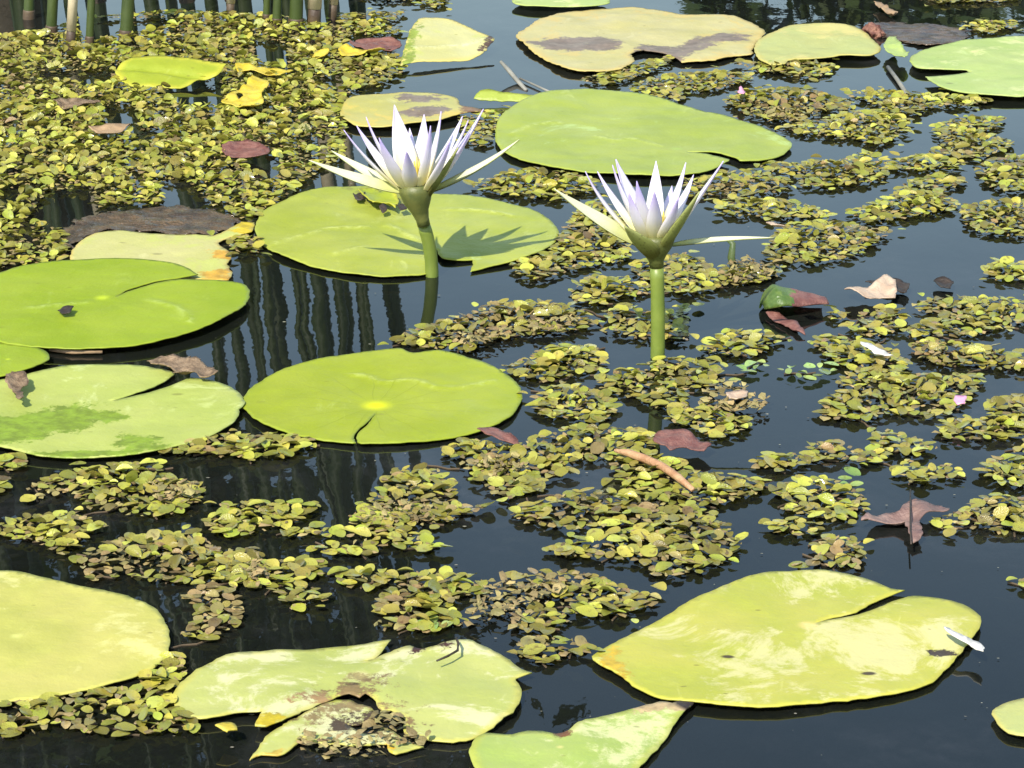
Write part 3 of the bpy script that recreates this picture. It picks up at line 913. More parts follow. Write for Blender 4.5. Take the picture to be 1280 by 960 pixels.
flower('pale lilac star flower on a straight thick stem above the ferns',
       (822, 447), [(818, 292), (818, 299), (819, 310), (820, 319), (820.5, 326), (821, 334)], [24, 26, 21, 13.5, 9.2, 8.7],
       [(732, 214, 795, 300, 0.004, 14, 0.07), (747, 214, 800, 297, 0.030, 14, 0.05), (766, 206, 804, 298, -0.008, 17, 0.05), (770, 199, 809, 296, 0.020, 24, 0.05),
        (820, 201, 818, 295, 0.030, 19, 0.05), (818, 238, 818, 303, -0.042, 17, 0.05), (857, 203, 827, 296, 0.014, 16, 0.05), (867, 218, 829, 297, 0.045, 14, 0.06),
        (796, 226, 811, 300, -0.036, 17, 0.06), (840, 232, 824, 300, 0.052, 16, 0.06), (904, 201, 836, 303, -0.004, 18, 0.02), (848, 246, 826, 302, -0.040, 16, 0.06), (786, 240, 806, 302, -0.030, 16, 0.06)],
       [(693, 236, 800, 306, -0.014, 19, 0.06, 1.0), (874, 239, 824, 322, -0.032, 28, 0.05, 0), (968, 297, 836, 307, 0.010, 9, -0.05, 0.5), (781, 282, 815, 324, -0.036, 36, 0.03, 0)],
       lean_y=0.0)

# ================================================================== DEAD LEAVES AND STRAY BITS
m_red = mat_plain('dead_leaf_red', (0.13, 0.045, 0.035), (0.22, 0.10, 0.075), 110, 0.5, 0.5, 0.003)
m_brown = mat_plain('dead_leaf_brown', (0.10, 0.06, 0.03), (0.28, 0.19, 0.11), 120, 0.65, 0.6, 0.004)
m_mud = mat_plain('rotten_leaf_mud', (0.03, 0.017, 0.009), (0.115, 0.07, 0.033), 38, 0.42, 0.9, 0.006, coat=0.35)
m_pink = mat_plain('dead_leaf_pinkish', (0.36, 0.25, 0.17), (0.50, 0.38, 0.27), 60, 0.55, 0.4, 0.003)
m_yel = mat_plain('dead_leaf_yellow', (0.46, 0.34, 0.02), (0.52, 0.42, 0.06), 60, 0.5, 0.4, 0.003)
m_white = mat_plain('fallen_petal_white', (0.55, 0.52, 0.46), (0.68, 0.65, 0.58), 60, 0.5, 0.2, 0.002)
m_pinkp = mat_plain('fallen_petal_pink', (0.62, 0.25, 0.38), (0.7, 0.35, 0.48), 60, 0.5, 0.2, 0.002)
m_twig = mat_plain('twig_tan', (0.25, 0.16, 0.085), (0.36, 0.24, 0.13), 50, 0.6, 0.4, 0.002)
m_grey = mat_plain('twig_grey', (0.16, 0.155, 0.13), (0.24, 0.23, 0.19), 50, 0.6, 0.3, 0.002)
m_dark = mat_plain('crumb_dark', (0.022, 0.015, 0.010), (0.05, 0.032, 0.02), 60, 0.6, 0.5, 0.003)


def scrap(name, label, cat, outline, mat, z=0.005, block=True, group=None, **kw):
    kw.setdefault('wave', 0.006); kw.setdefault('wscale', 30); kw.setdefault('step', 0.003); kw.setdefault('jag', 0.001); kw.setdefault('edge_up', 0.004); kw.setdefault('edge_w', 0.012)
    me, c = sheet_mesh(name, outline, z=z, seed=len(PADS) + 100 + int(outline[0][0]), **kw)
    me.transform(Matrix.Translation((-c.x, -c.y, 0)))
    o = link(name, me, mat)
    o.location = (c.x, c.y, 0)
    tag(o, label, cat, group)
    if block: PADS.append(outline)
    return o


scrap('rotten_leaf', 'dark brown rotten leaf sheet behind the pale decaying pad', 'dead leaf',
      [(74, 303), (82, 288), (100, 275), (135, 266), (170, 261), (240, 258), (285, 266), (300, 276), (282, 287), (265, 293), (213, 292), (150, 287), (118, 291), (96, 303), (86, 312)], m_mud, 0.0028, wave=0.003, jag=0.006, block=False, edge_up=0)
scrap('rotten_leaf', 'brown sodden leaf sheet floating between the red-brown lump and the light green notched pad', 'dead leaf',
      crop(853, 0, [(700, 90), (780, 82), (860, 85), (960, 95), (1060, 110), (1050, 150), (960, 170), (880, 165), (820, 150), (745, 135)]), m_mud, 0.0028, wave=0.003, jag=0.006, block=False, edge_up=0)
scrap('leaf_scrap', 'small bright green leaf scrap below the red-brown lump', 'leaf scrap',
      crop(853, 0, [(755, 175), (775, 148), (800, 140), (820, 175), (850, 205), (835, 225), (780, 205)]), mI, 0.012, wave=0.004, step=0.0035)
scrap('red_leaf', 'dull red leaf lying on the dense ferns near the rotting golden scraps', 'dead leaf',
      crop(0, 0, [(830, 560), (870, 542), (930, 538), (985, 555), (1010, 575), (970, 590), (905, 595), (860, 585)]), m_red, 0.010)
scrap('red_leaf', 'slim red leaf floating beside the cream folded pad', 'dead leaf',
      crop(427, 0, [(35, 175), (60, 150), (140, 145), (200, 155), (225, 170), (200, 185), (110, 188)]), m_red, 0.010)
scrap('yellow_leaf', 'torn yellow leaf scrap next to the propped lime leaf', 'dead leaf',
      crop(0, 0, [(830, 385), (880, 350), (915, 325), (945, 298), (985, 300), (1010, 325), (985, 350), (985, 395), (940, 410), (890, 398)]), m_yel, 0.012, wave=0.006,
      holes=[crop(0, 0, [(885, 360), (905, 348), (912, 362), (895, 372)])])
scrap('yellow_leaf', 'curled tan and yellow scrap beyond the torn yellow leaf', 'dead leaf',
      crop(0, 0, [(885, 250), (930, 243), (970, 262), (1060, 258), (1100, 268), (1050, 285), (960, 280), (900, 275)]), m_yel, 0.010)
scrap('yellow_leaf', 'yellow scrap floating just below the slim red leaf', 'dead leaf',
      crop(427, 0, [(-10, 190), (20, 182), (60, 190), (130, 188), (165, 195), (100, 205), (60, 212), (0, 205)]), m_yel, 0.009)
scrap('yellow_leaf', 'orange bit of leaf beside the reed bases', 'dead leaf', crop(0, 0, [(1170, 208), (1200, 195), (1235, 198), (1225, 212), (1185, 220)]), m_yel, 0.010)
scrap('brown_leaf', 'brown shrivelled leaf in the dense ferns beside the propped lime leaf', 'dead leaf', crop(0, 0, [(200, 395), (250, 380), (330, 372), (380, 385), (300, 398), (240, 408)]), m_brown, 0.010)
scrap('brown_leaf', 'pale tan curled leaf in the dense ferns', 'dead leaf', crop(0, 0, [(330, 485), (400, 478), (470, 462), (492, 470), (450, 492), (370, 505)]), m_twig, 0.012)
scrap('red_leaf', 'crumpled red leaf beside the foot of the straight stem', 'dead leaf',
      [(817, 548), (832, 541), (850, 540), (868, 545), (889, 556), (880, 562), (858, 560), (838, 566), (824, 560)], m_red, 0.010)
scrap('red_leaf', 'folded rusty leaf at the rim of the yellow-hearted pad', 'dead leaf',
      [(596, 543), (615, 539), (630, 543), (645, 552), (652, 560), (636, 556), (618, 552)], m_red, 0.010)
scrap('brown_leaf', 'star-shaped brown leaf with a thin dark twig through it', 'dead leaf',
      [(1077, 656), (1086, 647), (1105, 642), (1122, 640), (1132, 632), (1145, 629), (1158, 634), (1178, 632), (1185, 640), (1165, 646), (1150, 651), (1151, 662), (1152, 673), (1141, 679), (1136, 668), (1130, 656), (1110, 655)],
      mat_plain('dead_leaf_rose_brown', (0.15, 0.085, 0.07), (0.24, 0.15, 0.12), 60, 0.6, 0.5, 0.004), 0.005)
scrap('brown_leaf', 'mottled brown leaf over the far rim of the puddled pad', 'dead leaf',
      c4([(545, 402), (600, 390), (680, 388), (760, 410), (820, 448), (790, 462), (720, 452), (660, 458), (640, 432), (590, 412)]), m_brown, 0.009, wave=0.006, jag=0.004)
scrap('brown_leaf', 'orange-brown scrap afloat beyond the red-brown lump', 'dead leaf', [(1092, 4), (1102, 4), (1122, 17), (1116, 21), (1102, 14)], m_twig, 0.006)
scrap('pinkish_leaf', 'bleached pinkish leaf curled on open water beside the rolled leaf', 'dead leaf',
      crop(853, 320, [(605, 130), (640, 122), (700, 122), (740, 108), (770, 100), (798, 95), (802, 130), (798, 165), (750, 158), (700, 162), (630, 150)]), m_pink, 0.008, wave=0.009)
scrap('dark_leaf', 'black withered leaf behind the bleached pinkish leaf', 'dead leaf',
      crop(853, 320, [(690, 105), (740, 85), (810, 95), (855, 115), (830, 140), (800, 128), (760, 112)]), m_dark, 0.006, wave=0.006)
scrap('dark_leaf', 'small black crumpled leaf alone on open water, a pale petal tip under it', 'dead leaf', crop(853, 320, [(945, 90), (980, 85), (1015, 95), (1005, 125), (960, 120)]), m_dark, 0.006, wave=0.006)
scrap('pale_scrap', 'pinkish papery scrap in the ferns past the straight stem', 'dead leaf', crop(853, 320, [(165, 520), (200, 508), (245, 515), (235, 540), (205, 552), (180, 540)]), m_pink, 0.010)
scrap('yellow_leaf', 'loose yellow scrap on dark water below the torn pad', 'dead leaf', [(268, 919), (280, 911), (294, 914), (296, 920), (282, 924)], m_yel, 0.007)
scrap('fallen_petal', 'white petal lying across the rim of the largest yellowed pad', 'petal', [(1178, 788), (1188, 790), (1200, 797), (1218, 801), (1230, 806), (1229, 815), (1221, 812), (1210, 805), (1194, 800)], m_white, 0.012, block=False, wave=0.004)
scrap('fallen_petal', 'slim white petal on a fern drift near the bleached pinkish leaf', 'petal', [(1075, 430), (1090, 433), (1105, 440), (1116, 446), (1104, 445), (1088, 439)], m_white, 0.016, block=False)
scrap('fallen_petal', 'small pink petal on a fern drift', 'petal', [(1191, 505), (1197, 499), (1207, 502), (1206, 511), (1195, 511)], m_pinkp, 0.014, block=False, group='pink petals')
scrap('fallen_petal', 'tiny pink petal by the clean curled pad', 'petal', [(922, 115), (926, 110), (931, 114), (930, 121), (923, 121)], m_pinkp, 0.013, block=False)
scrap('crumb', 'small dark crumb lying on the smooth bright green pad', 'crumb', [(71, 386), (80, 384), (90, 385), (88, 391), (78, 392)], m_dark, 0.0125, block=False, step=0.002)
scrap('crumb', 'brown dry flower crumb on the puddled pad', 'crumb', [(6, 478), (16, 468), (32, 470), (35, 480), (26, 486), (30, 500), (22, 502), (16, 490)], m_brown, 0.012, block=False, step=0.003, wave=0.005)
for pts_ in ([(441, 245), (449, 240), (456, 243), (452, 251), (444, 250)], [(474, 264), (480, 261), (484, 265), (478, 268)], [(497, 262), (504, 259), (509, 264), (501, 267)]):
    scrap('crumb', 'small dark crumb on the broad green pad beside the leaning flower', 'crumb', pts_, m_dark, 0.009, block=False, step=0.002, group='dark crumbs on the broad green pad')
scrap('leaf_scrap', 'ragged green leaf scrap lying on the broad green pad behind the leaning flower', 'leaf scrap', [(446, 238), (462, 236), (484, 240), (498, 250), (494, 262), (480, 256), (466, 258), (456, 248)], mM, 0.010, block=False, wave=0.006)

# red-brown rotten lump beside the oval pad
lp = gp(1092, 46, 0)
bm = bmesh.new()
bmesh.ops.create_icosphere(bm, subdivisions=4, radius=0.013)
for vv in bm.verts:
    n1 = noise.fractal(vv.co * 90, 0.6, 2.2, 4)
    vv.co *= 1 + 0.45 * n1
    vv.co.z *= 0.75
me = bpy.data.meshes.new('rotten_lump'); bm.to_mesh(me); bm.free()
o = link('rotten_lump', me, mat_plain('rot_red_brown', (0.10, 0.03, 0.02), (0.24, 0.11, 0.07), 90, 0.6, 0.6, 0.003))
o.location = (lp.x, lp.y, 0.007)
tag(o, 'crumpled red-brown lump at the tip of the yellow-green oval pad', 'dead leaf')

# curled leaf: a green hood open towards the flowers' side, red where it narrows, its red lip trailing on the water
ra, rb = gp(957, 396, 0), gp(1036, 390, 0)
ax = (rb - ra); L = ax.length; ax.normalize()
sd = Vector((-ax.y, ax.x, 0))
root = empty('curled_leaf', ra)
tag(root, 'curled leaf like a green hood with dark red tail on open water', 'dead leaf')
m_rg = mat_plain('curled_leaf_green', (0.05, 0.095, 0.016), (0.12, 0.17, 0.03), 55, 0.4, 0.5, 0.003)
top, N1, N2 = [], 20, 16
for i in range(N1 + 1):
    u = i / N1
    rad = 0.024 * (math.sin(min(1, u * 3.2 + 0.18) * math.pi / 2)) * (1 - 0.80 * max(0, u - 0.2) ** 0.9)
    for j in range(N2 + 1):
        sj = j / N2
        an = math.pi * (1.02 - 0.86 * sj) + 0.2 * noise.noise(Vector((u * 3, sj * 3, 1)))
        rr = rad * (1 + 0.15 * noise.noise(Vector((u * 5, sj * 5, 4))))
        top.append(ra + ax * (L * u) - sd * (rr * math.cos(an) * 1.15 - 0.010) + Vector((0, 0, max(0.001, rr * math.sin(an) * 0.95 + 0.003))))
Fq = []
for i in range(N1):
    for j in range(N2):
        Fq.append((i*(N2+1)+j, i*(N2+1)+j+1, (i+1)*(N2+1)+j+1, (i+1)*(N2+1)+j))
me = mesh('hood', top, Fq)
me.materials.append(m_rg); me.materials.append(m_red)
me.polygons.foreach_set('material_index', [1 if (k // N2) + 3 * noise.noise(Vector((k % N2, k // N2, 0)) * 0.4) + 0.45 * (k % N2) > N1 * 0.66 else 0 for k in range(len(Fq))])
o = child('hood', me, None, root)
sm = o.modifiers.new('thick', 'SOLIDIFY'); sm.thickness = 0.0014; sm.offset = 0
me, _c = sheet_mesh('lip', [(958, 390), (966, 388), (976, 393), (988, 398), (1000, 408), (1007, 417), (996, 414), (982, 406), (968, 399)], z=0.004, wave=0.004, wscale=40, step=0.003, seed=77)
child('lip', me, m_red, root)
PADS.append([(950, 360), (1035, 365), (1035, 415), (955, 412)])


def twig(label, pix, r_px, mat, z=0.006, name='twig', zs=None, cat='twig'):
    zs = zs or [z] * len(pix)
    pts = [gp(x, y, zz) for (x, y), zz in zip(pix, zs)]
    m_ = mpp(pix[0][1])
    rr = r_px if isinstance(r_px, (list, tuple)) else [r_px] * len(pix)
    a = pts[0].copy(); a.z = 0
    me = tube_mesh(name, [p - a for p in pts], [r * m_ for r in rr], 8)
    o = link(name, me, mat)
    o.location = a
    return tag(o, label, cat)


twig('orange-brown peeling stalk lying across the ferns', [(768, 563), (785, 566), (805, 573), (828, 583), (848, 597), (866, 612)], [2, 5, 5.5, 5, 5, 3], mat_plain('stalk_orange', (0.32, 0.16, 0.075), (0.45, 0.27, 0.14), 70, 0.55, 0.5, 0.003), 0.010)
twig('long thin grey twig drifting on open water', [(928, 549), (1000, 545), (1080, 540), (1140, 537), (1190, 535)], 1.3, m_grey, -0.004)
twig('thin dark twig standing through the star-shaped brown leaf', [(1138, 612), (1138, 640), (1138, 662), (1139, 680)], 1.1, m_dark, 0.010)
twig('pale straight stalk poking up behind the clean curled pad', [(658, 113), (646, 100), (636, 88), (626, 77)], [2.5, 3, 3, 2], m_grey, zs=[0.0, 0.004, 0.012, 0.02])
twig('faint thin stalk crossing behind the pale straight stalk', [(650, 98), (670, 107), (692, 117)], 1.4, m_grey, 0.003)
twig('pale stalk end under the green leaf scrap', [(1110, 84), (1122, 100), (1135, 120)], 2.6, m_grey, 0.004)
twig('long bent pale stalk beside the bases of the reflected reeds, reaching the leaning stem', [(385, 372), (430, 368), (490, 366), (530, 369)], [1.5, 2.2, 2.2, 1.5], m_twig, -0.012)
twig('thin black bent root hooked over the torn pad', [(546, 826), (560, 820), (572, 813), (573, 804), (570, 797)], [1.2, 1.6, 1.8, 1.8, 1.2], m_dark, 0.012)
twig('pale root hair drifting near the far fern drift', [(905, 640), (920, 660), (938, 690), (950, 705)], [1.5, 2, 1.6, 1], m_grey, -0.006)
twig('drooping dark stalk rising behind the straight stem', [(918, 338), (914, 322), (916, 305), (908, 297)], [5, 5, 4, 3], mat_plain('stalk_dark_green', (0.05, 0.08, 0.02), (0.09, 0.11, 0.03), 50, 0.5, 0.3), zs=[0.0, 0.012, 0.026, 0.030])
twig('pale twig on dark water under the small pad', [(62, 437), (90, 440), (128, 440)], [2.2, 3, 2], m_twig, 0.003)
# curled withered tip on the flower's long sepal is a petal scrap hanging there
o = scrap('fallen_petal', 'withered pink-white petal hanging at the end of the straight flower\'s long sepal', 'petal',
          [(962, 296), (970, 293.5), (978, 296), (982, 298), (974, 299.5), (966, 300)], m_pink, 0.014, block=False, step=0.002)
fy = gp(822, 447).y
pt = atY(968, 297, fy + 0.010)
o.location = pt - Vector((0, 0, 0.006))

# ================================================================== FLOATING FERNS
POLYS = []     # (pixel polygon, brownness)


def fp(x0, y0, *lists, br=0.25):
    for l in lists:
        if isinstance(l, tuple):
            br_, l = l
        else:
            br_ = br
        POLYS.append((crop(x0, y0, l), br_))


# dense mat at the far left
fp(0, 0, [(-60, 140), (150, 125), (300, 80), (500, 60), (700, 50), (860, 60), (1050, 70), (1280, 110), (1300, 160), (1290, 330), (1290, 500), (1285, 600), (1210, 640), (1100, 720), (1000, 790), (960, 830), (905, 828), (830, 785), (640, 775), (400, 775), (300, 830),
   (220, 855), (260, 960), (180, 990), (0, 1010), (-60, 1000)], br=0.12)
fp(0, 0, [(830, 900), (900, 890), (1000, 920), (960, 960), (880, 955)])
MAT_HOLES = [crop(0, 0, q) for q in (
    [(130, 262), (420, 255), (440, 320), (300, 315), (160, 300)], [(370, 390), (500, 390), (520, 450), (480, 500), (400, 470)], [(480, 480), (600, 470), (640, 510), (520, 525)],
    [(600, 350), (700, 300), (840, 300), (830, 400), (720, 390), (640, 380)], [(820, 545), (1010, 540), (1060, 620), (1030, 680), (950, 650), (900, 600)], [(600, 680), (690, 660), (780, 740), (830, 780), (620, 780)],
    [(180, 700), (340, 690), (380, 780), (220, 850), (130, 830), (120, 880), (200, 960), (120, 900), (60, 860)], [(940, 130), (1080, 150), (1090, 240), (960, 240)], [(1130, 520), (1260, 500), (1220, 560), (1150, 550)],
    [(0, 690), (90, 700), (60, 760), (0, 750)], [(280, 60), (480, 60), (440, 150), (300, 150)], [(1140, 290), (1290, 270), (1290, 320), (1200, 320)], [(440, 60), (700, 55), (600, 110), (480, 130)])]
fp(427, 0, [(-10, 60), (120, 60), (240, 52), (200, 80), (150, 105), (225, 115), (215, 135), (40, 140), (-10, 150)], [(-10, 215), (60, 195), (190, 200), (250, 265), (180, 310), (60, 345), (-10, 370)],
   [(30, -20), (410, -20), (380, 25), (340, 38), (300, 10), (130, 8)], [(445, 450), (600, 425), (585, 480), (540, 560), (470, 545)], (0.35, [(475, 705), (640, 655), (740, 650), (860, 660), (960, 690), (940, 730), (800, 752), (640, 745), (520, 725)]),
   [(890, 310), (1000, 285), (1150, 240), (1240, 222), (1230, 245), (1100, 300), (1000, 328)], (0.45, [(1070, 345), (1150, 310), (1278, 285), (1278, 385), (1180, 380)]), (0.35, [(780, 960), (850, 850), (900, 790), (960, 760), (1060, 840), (1080, 960)]))
fp(853, 0, [(-10, 290), (130, 280), (260, 288), (250, 310), (120, 345), (-10, 350)], (0.35, [(180, 248), (300, 245), (460, 242), (580, 255), (540, 280), (470, 300), (300, 278)]),
   [(150, 390), (250, 345), (400, 342), (500, 352), (640, 395), (600, 428), (500, 430), (450, 458), (330, 460), (250, 440)], [(380, 482), (480, 470), (640, 430), (740, 422), (850, 462), (840, 500), (740, 558), (640, 530), (540, 520), (430, 510)],
   (0.35, [(600, 358), (730, 350), (880, 362), (1060, 372), (1160, 386), (1080, 410), (960, 405), (870, 430), (790, 450), (720, 400)]), (0.35, [(945, 482), (1050, 452), (1210, 452), (1190, 480), (1120, 510), (1240, 545), (1200, 580), (1100, 605), (1000, 600), (920, 580), (1000, 545), (950, 520)]),
   [(270, 632), (440, 622), (600, 612), (690, 582), (770, 612), (770, 660), (720, 690), (600, 710), (440, 710), (440, 670), (330, 650)], [(775, 612), (900, 592), (1060, 622), (1040, 640), (900, 650), (790, 650)],
   (0.4, [(10, 690), (150, 660), (260, 652), (400, 690), (390, 730), (250, 740), (130, 740), (20, 750)]), [(120, 780), (180, 757), (270, 757), (420, 770), (580, 820), (560, 830), (350, 825), (190, 820)],
   [(610, 802), (680, 787), (750, 762), (850, 692), (970, 662), (1060, 690), (1000, 720), (960, 740), (1060, 780), (1000, 800), (830, 830), (700, 850)], (0.4, [(1100, 642), (1200, 602), (1310, 597), (1310, 720), (1210, 730), (1120, 690)]),
   (0.3, [(1050, 790), (1150, 770), (1310, 762), (1310, 900), (1120, 882), (1060, 850)]), (0.4, [(310, 960), (380, 852), (550, 842), (780, 880), (740, 920), (640, 960)]),
   [(870, -20), (1280, -20), (1240, 12), (960, 18)], [(1060, 112), (1110, 87), (1250, 92), (1250, 110), (1130, 130)])
fp(853, 320, (0.4, [(-60, 20), (60, 20), (130, 80), (240, 32), (360, 70), (300, 110), (180, 122), (60, 150), (-60, 150)]), [(300, 0), (650, 0), (620, 20), (480, 40), (330, 35)], [(1125, 62), (1190, 37), (1310, 47), (1310, 105), (1180, 105)],
   [(60, 370), (100, 322), (210, 292), (310, 297), (385, 325), (310, 365), (180, 388)], [(430, 232), (520, 217), (620, 227), (610, 250), (480, 250)], (0.35, [(610, 282), (680, 222), (800, 202), (830, 240), (810, 290), (710, 315), (640, 305)]),
   [(860, 202), (940, 172), (1170, 167), (1310, 187), (1310, 260), (1190, 295), (1030, 310), (880, 310), (820, 290), (900, 265), (1010, 230), (900, 220)], [(475, 342), (540, 312), (640, 332), (790, 372), (840, 410), (840, 445), (760, 455), (640, 445), (560, 400)],
   (0.35, [(850, 350), (960, 337), (1080, 347), (1170, 357), (1310, 410), (1310, 450), (1180, 440), (1080, 420), (990, 430), (900, 400)]),
   (0.35, [(-60, 395), (130, 402), (160, 480), (100, 510), (-60, 500)]), [(-40, 560), (40, 600), (100, 572), (140, 600), (250, 640), (240, 670), (120, 700), (30, 650), (-40, 640)],
   [(520, 582), (560, 542), (630, 512), (570, 482), (620, 452), (900, 462), (1120, 462), (1110, 500), (1060, 560), (1000, 605), (760, 610), (700, 625), (530, 620)], [(1140, 562), (1250, 537), (1310, 547), (1310, 680), (1190, 700), (1040, 705), (945, 680), (980, 640), (1060, 622), (1160, 625)],
   (0.35, [(250, 790), (330, 767), (450, 760), (480, 722), (580, 712), (700, 760), (780, 750), (750, 785), (500, 780), (420, 805), (290, 805)]), [(700, 692), (770, 672), (870, 692), (900, 710), (960, 740), (900, 755), (740, 745)],
   [(790, 820), (850, 777), (900, 802), (980, 797), (1060, 825), (1040, 845), (850, 860)], [(1100, 820), (1180, 772), (1310, 772), (1310, 880), (1190, 870)], [(1230, 742), (1310, 722), (1310, 755)],
   [(340, 892), (440, 847), (560, 852), (680, 910), (690, 975), (390, 975)], (0.3, [(-30, 800), (100, 832), (220, 842), (310, 862), (280, 900), (150, 940), (-30, 975)]), (0.3, [(1070, 955), (1180, 912), (1310, 932), (1310, 975), (1100, 975)]))
PALE_POLYS = [crop(853, 320, q) for q in ([(210, 432), (280, 407), (340, 430), (300, 445), (240, 450)], [(350, 440), (420, 425), (490, 410), (570, 418), (570, 445), (470, 480), (380, 465)], [(590, 862), (640, 827), (710, 850), (680, 880), (620, 882)])]
PALE_POLYS += [crop(853, 640, [(155, 740), (220, 728), (290, 725), (290, 762), (180, 755)]), crop(427, 640, [(290, 430), (340, 390), (410, 400), (420, 440), (340, 462)])]
fp(427, 320, (0.25, [(640, 32), (800, 0), (1080, -5), (1060, 30), (900, 52), (740, 100), (660, 85)]), (0.35, [(850, 142), (930, 87), (1050, 92), (1160, 132), (1140, 155), (1020, 170), (980, 195), (890, 185)]),
   (0.5, [(360, 262), (500, 222), (560, 187), (780, 187), (920, 227), (960, 260), (900, 290), (730, 310), (520, 330), (480, 370), (400, 360), (180, 342), (250, 302)]), (0.35, [(980, 222), (1070, 197), (1160, 220), (1290, 202), (1290, 330), (1130, 322), (1030, 300), (940, 300), (1020, 280)]),
   [(610, 432), (700, 392), (800, 352), (940, 352), (1000, 410), (960, 440), (860, 465), (760, 485), (670, 470)], (0.4, [(960, 472), (1060, 442), (1140, 430), (1180, 402), (1290, 397), (1290, 580), (1180, 580), (1090, 540), (980, 520)]),
   (0.2, [(710, 562), (760, 512), (890, 502), (1000, 540), (1030, 580), (1000, 630), (900, 630), (740, 610)]),
   (0.3, [(370, 742), (440, 712), (600, 702), (660, 722), (780, 682), (870, 652), (1060, 662), (1160, 682), (1180, 720), (1040, 770), (900, 780), (820, 790), (870, 830), (760, 850), (740, 890), (640, 930), (520, 870), (470, 810), (420, 770)]),
   (0.3, [(90, 942), (150, 872), (200, 812), (360, 812), (440, 880), (400, 975), (80, 975)]), [(1000, 792), (1100, 742), (1290, 792), (1290, 880), (1060, 890)], (0.3, [(640, 962), (760, 932), (880, 902), (1290, 892), (1290, 975), (640, 975)]), (0.3, [(1090, 42), (1160, 27), (1290, 0), (1290, 150), (1200, 132), (1100, 80)]))
fp(0, 320, [(-60, 0), (260, -5), (200, 30), (0, 55), (-60, 60)], (0.3, [(610, 752), (700, 712), (800, 692), (870, 682), (1180, 682), (1170, 720), (1060, 770), (960, 770), (800, 765)]),
   (0.3, [(85, 902), (180, 852), (300, 822), (480, 792), (610, 792), (620, 840), (760, 880), (740, 940), (600, 965), (340, 965), (270, 900), (150, 920)]), [(820, 955), (900, 937), (1190, 942), (1190, 975), (850, 975)], [(-60, 770), (90, 772), (90, 810), (-60, 810)], [(-60, 850), (25, 850), (15, 900), (-60, 900)])
fp(0, 640, [(-60, 70), (0, 60), (120, 30), (280, 20), (380, 70), (310, 110), (240, 180), (120, 120), (0, 110), (-60, 110)],
   (0.4, [(280, 192), (400, 132), (560, 102), (720, 87), (780, 130), (830, 170), (960, 152), (960, 200), (1200, 200), (1210, 250), (1080, 290), (960, 300), (870, 300), (860, 270), (700, 280), (480, 260), (340, 265)]),
   [(370, -10), (700, -10), (700, 20), (500, 30)], [(770, 52), (830, 12), (1190, -5), (1120, 50), (960, 100), (830, 105)], [(1060, 90), (1180, 67), (1280, 85), (1280, 110), (1090, 104)],
   (0.7, [(680, 332), (760, 292), (860, 312), (900, 342), (900, 390), (880, 450), (780, 490), (670, 480), (740, 420), (740, 370)]), [(1000, 302), (1050, 267), (1170, 302), (1230, 340), (1110, 380), (1050, 340)], [(1160, 162), (1280, 122), (1280, 180)],
   (0.15, [(510, 622), (640, 542), (680, 570), (700, 622), (640, 670), (640, 740), (760, 800), (700, 840), (560, 850), (490, 820), (540, 690)]), (0.4, [(450, 860), (250, 820), (60, 850), (-60, 850), (-60, 740), (100, 722), (320, 692), (480, 682), (540, 692), (490, 820)]), [(1240, 252), (1280, 232), (1280, 275)])
fp(427, 640, (0.5, [(30, 50), (150, -5), (560, -5), (350, 60), (120, 70)]), [(0, 80), (180, 72), (310, 97), (360, 150), (280, 165), (200, 140), (60, 140)], [(0, 138), (60, 142), (130, 157), (120, 180), (40, 170), (0, 160)], (0.3, [(640, 22), (700, 2), (1290, 0), (1290, 50), (1150, 60), (980, 70), (840, 75), (700, 60)]),
   (0.3, [(790, 152), (900, 112), (1060, 87), (1200, 42), (1290, 32), (1290, 250), (1180, 260), (1100, 200), (920, 185), (830, 180)]), [(0, 242), (130, 232), (200, 257), (150, 295), (0, 290)],
   (0.3, [(120, 450), (160, 332), (240, 252), (360, 242), (580, 272), (570, 310), (420, 350), (440, 440), (300, 465)]),
   (0.35, [(640, 262), (680, 242), (840, 242), (940, 252), (1010, 282), (1180, 332), (1160, 365), (1050, 410), (870, 400), (830, 440), (700, 460), (660, 440), (720, 370), (830, 350), (820, 300)]), (0.35, [(650, 532), (700, 482), (800, 482), (930, 512), (920, 545), (840, 555), (780, 585), (680, 560)]))
fp(853, 640, (0.3, [(-30, -5), (90, 0), (160, 60), (220, 150), (100, 220), (-10, 245), (-30, 200)]), [(310, 72), (400, 42), (520, 62), (520, 95), (440, 105)], [(390, -5), (700, -5), (600, 50), (500, 40)],
   (0.3, [(465, 152), (540, 112), (650, 122), (690, 180), (650, 230), (580, 220), (420, 215), (520, 185)]), (0.35, [(890, 22), (1010, 32), (1080, 2), (1310, 0), (1310, 90), (1180, 95), (1060, 70), (1000, 100), (930, 50)]), [(1240, 272), (1310, 267), (1310, 310)])
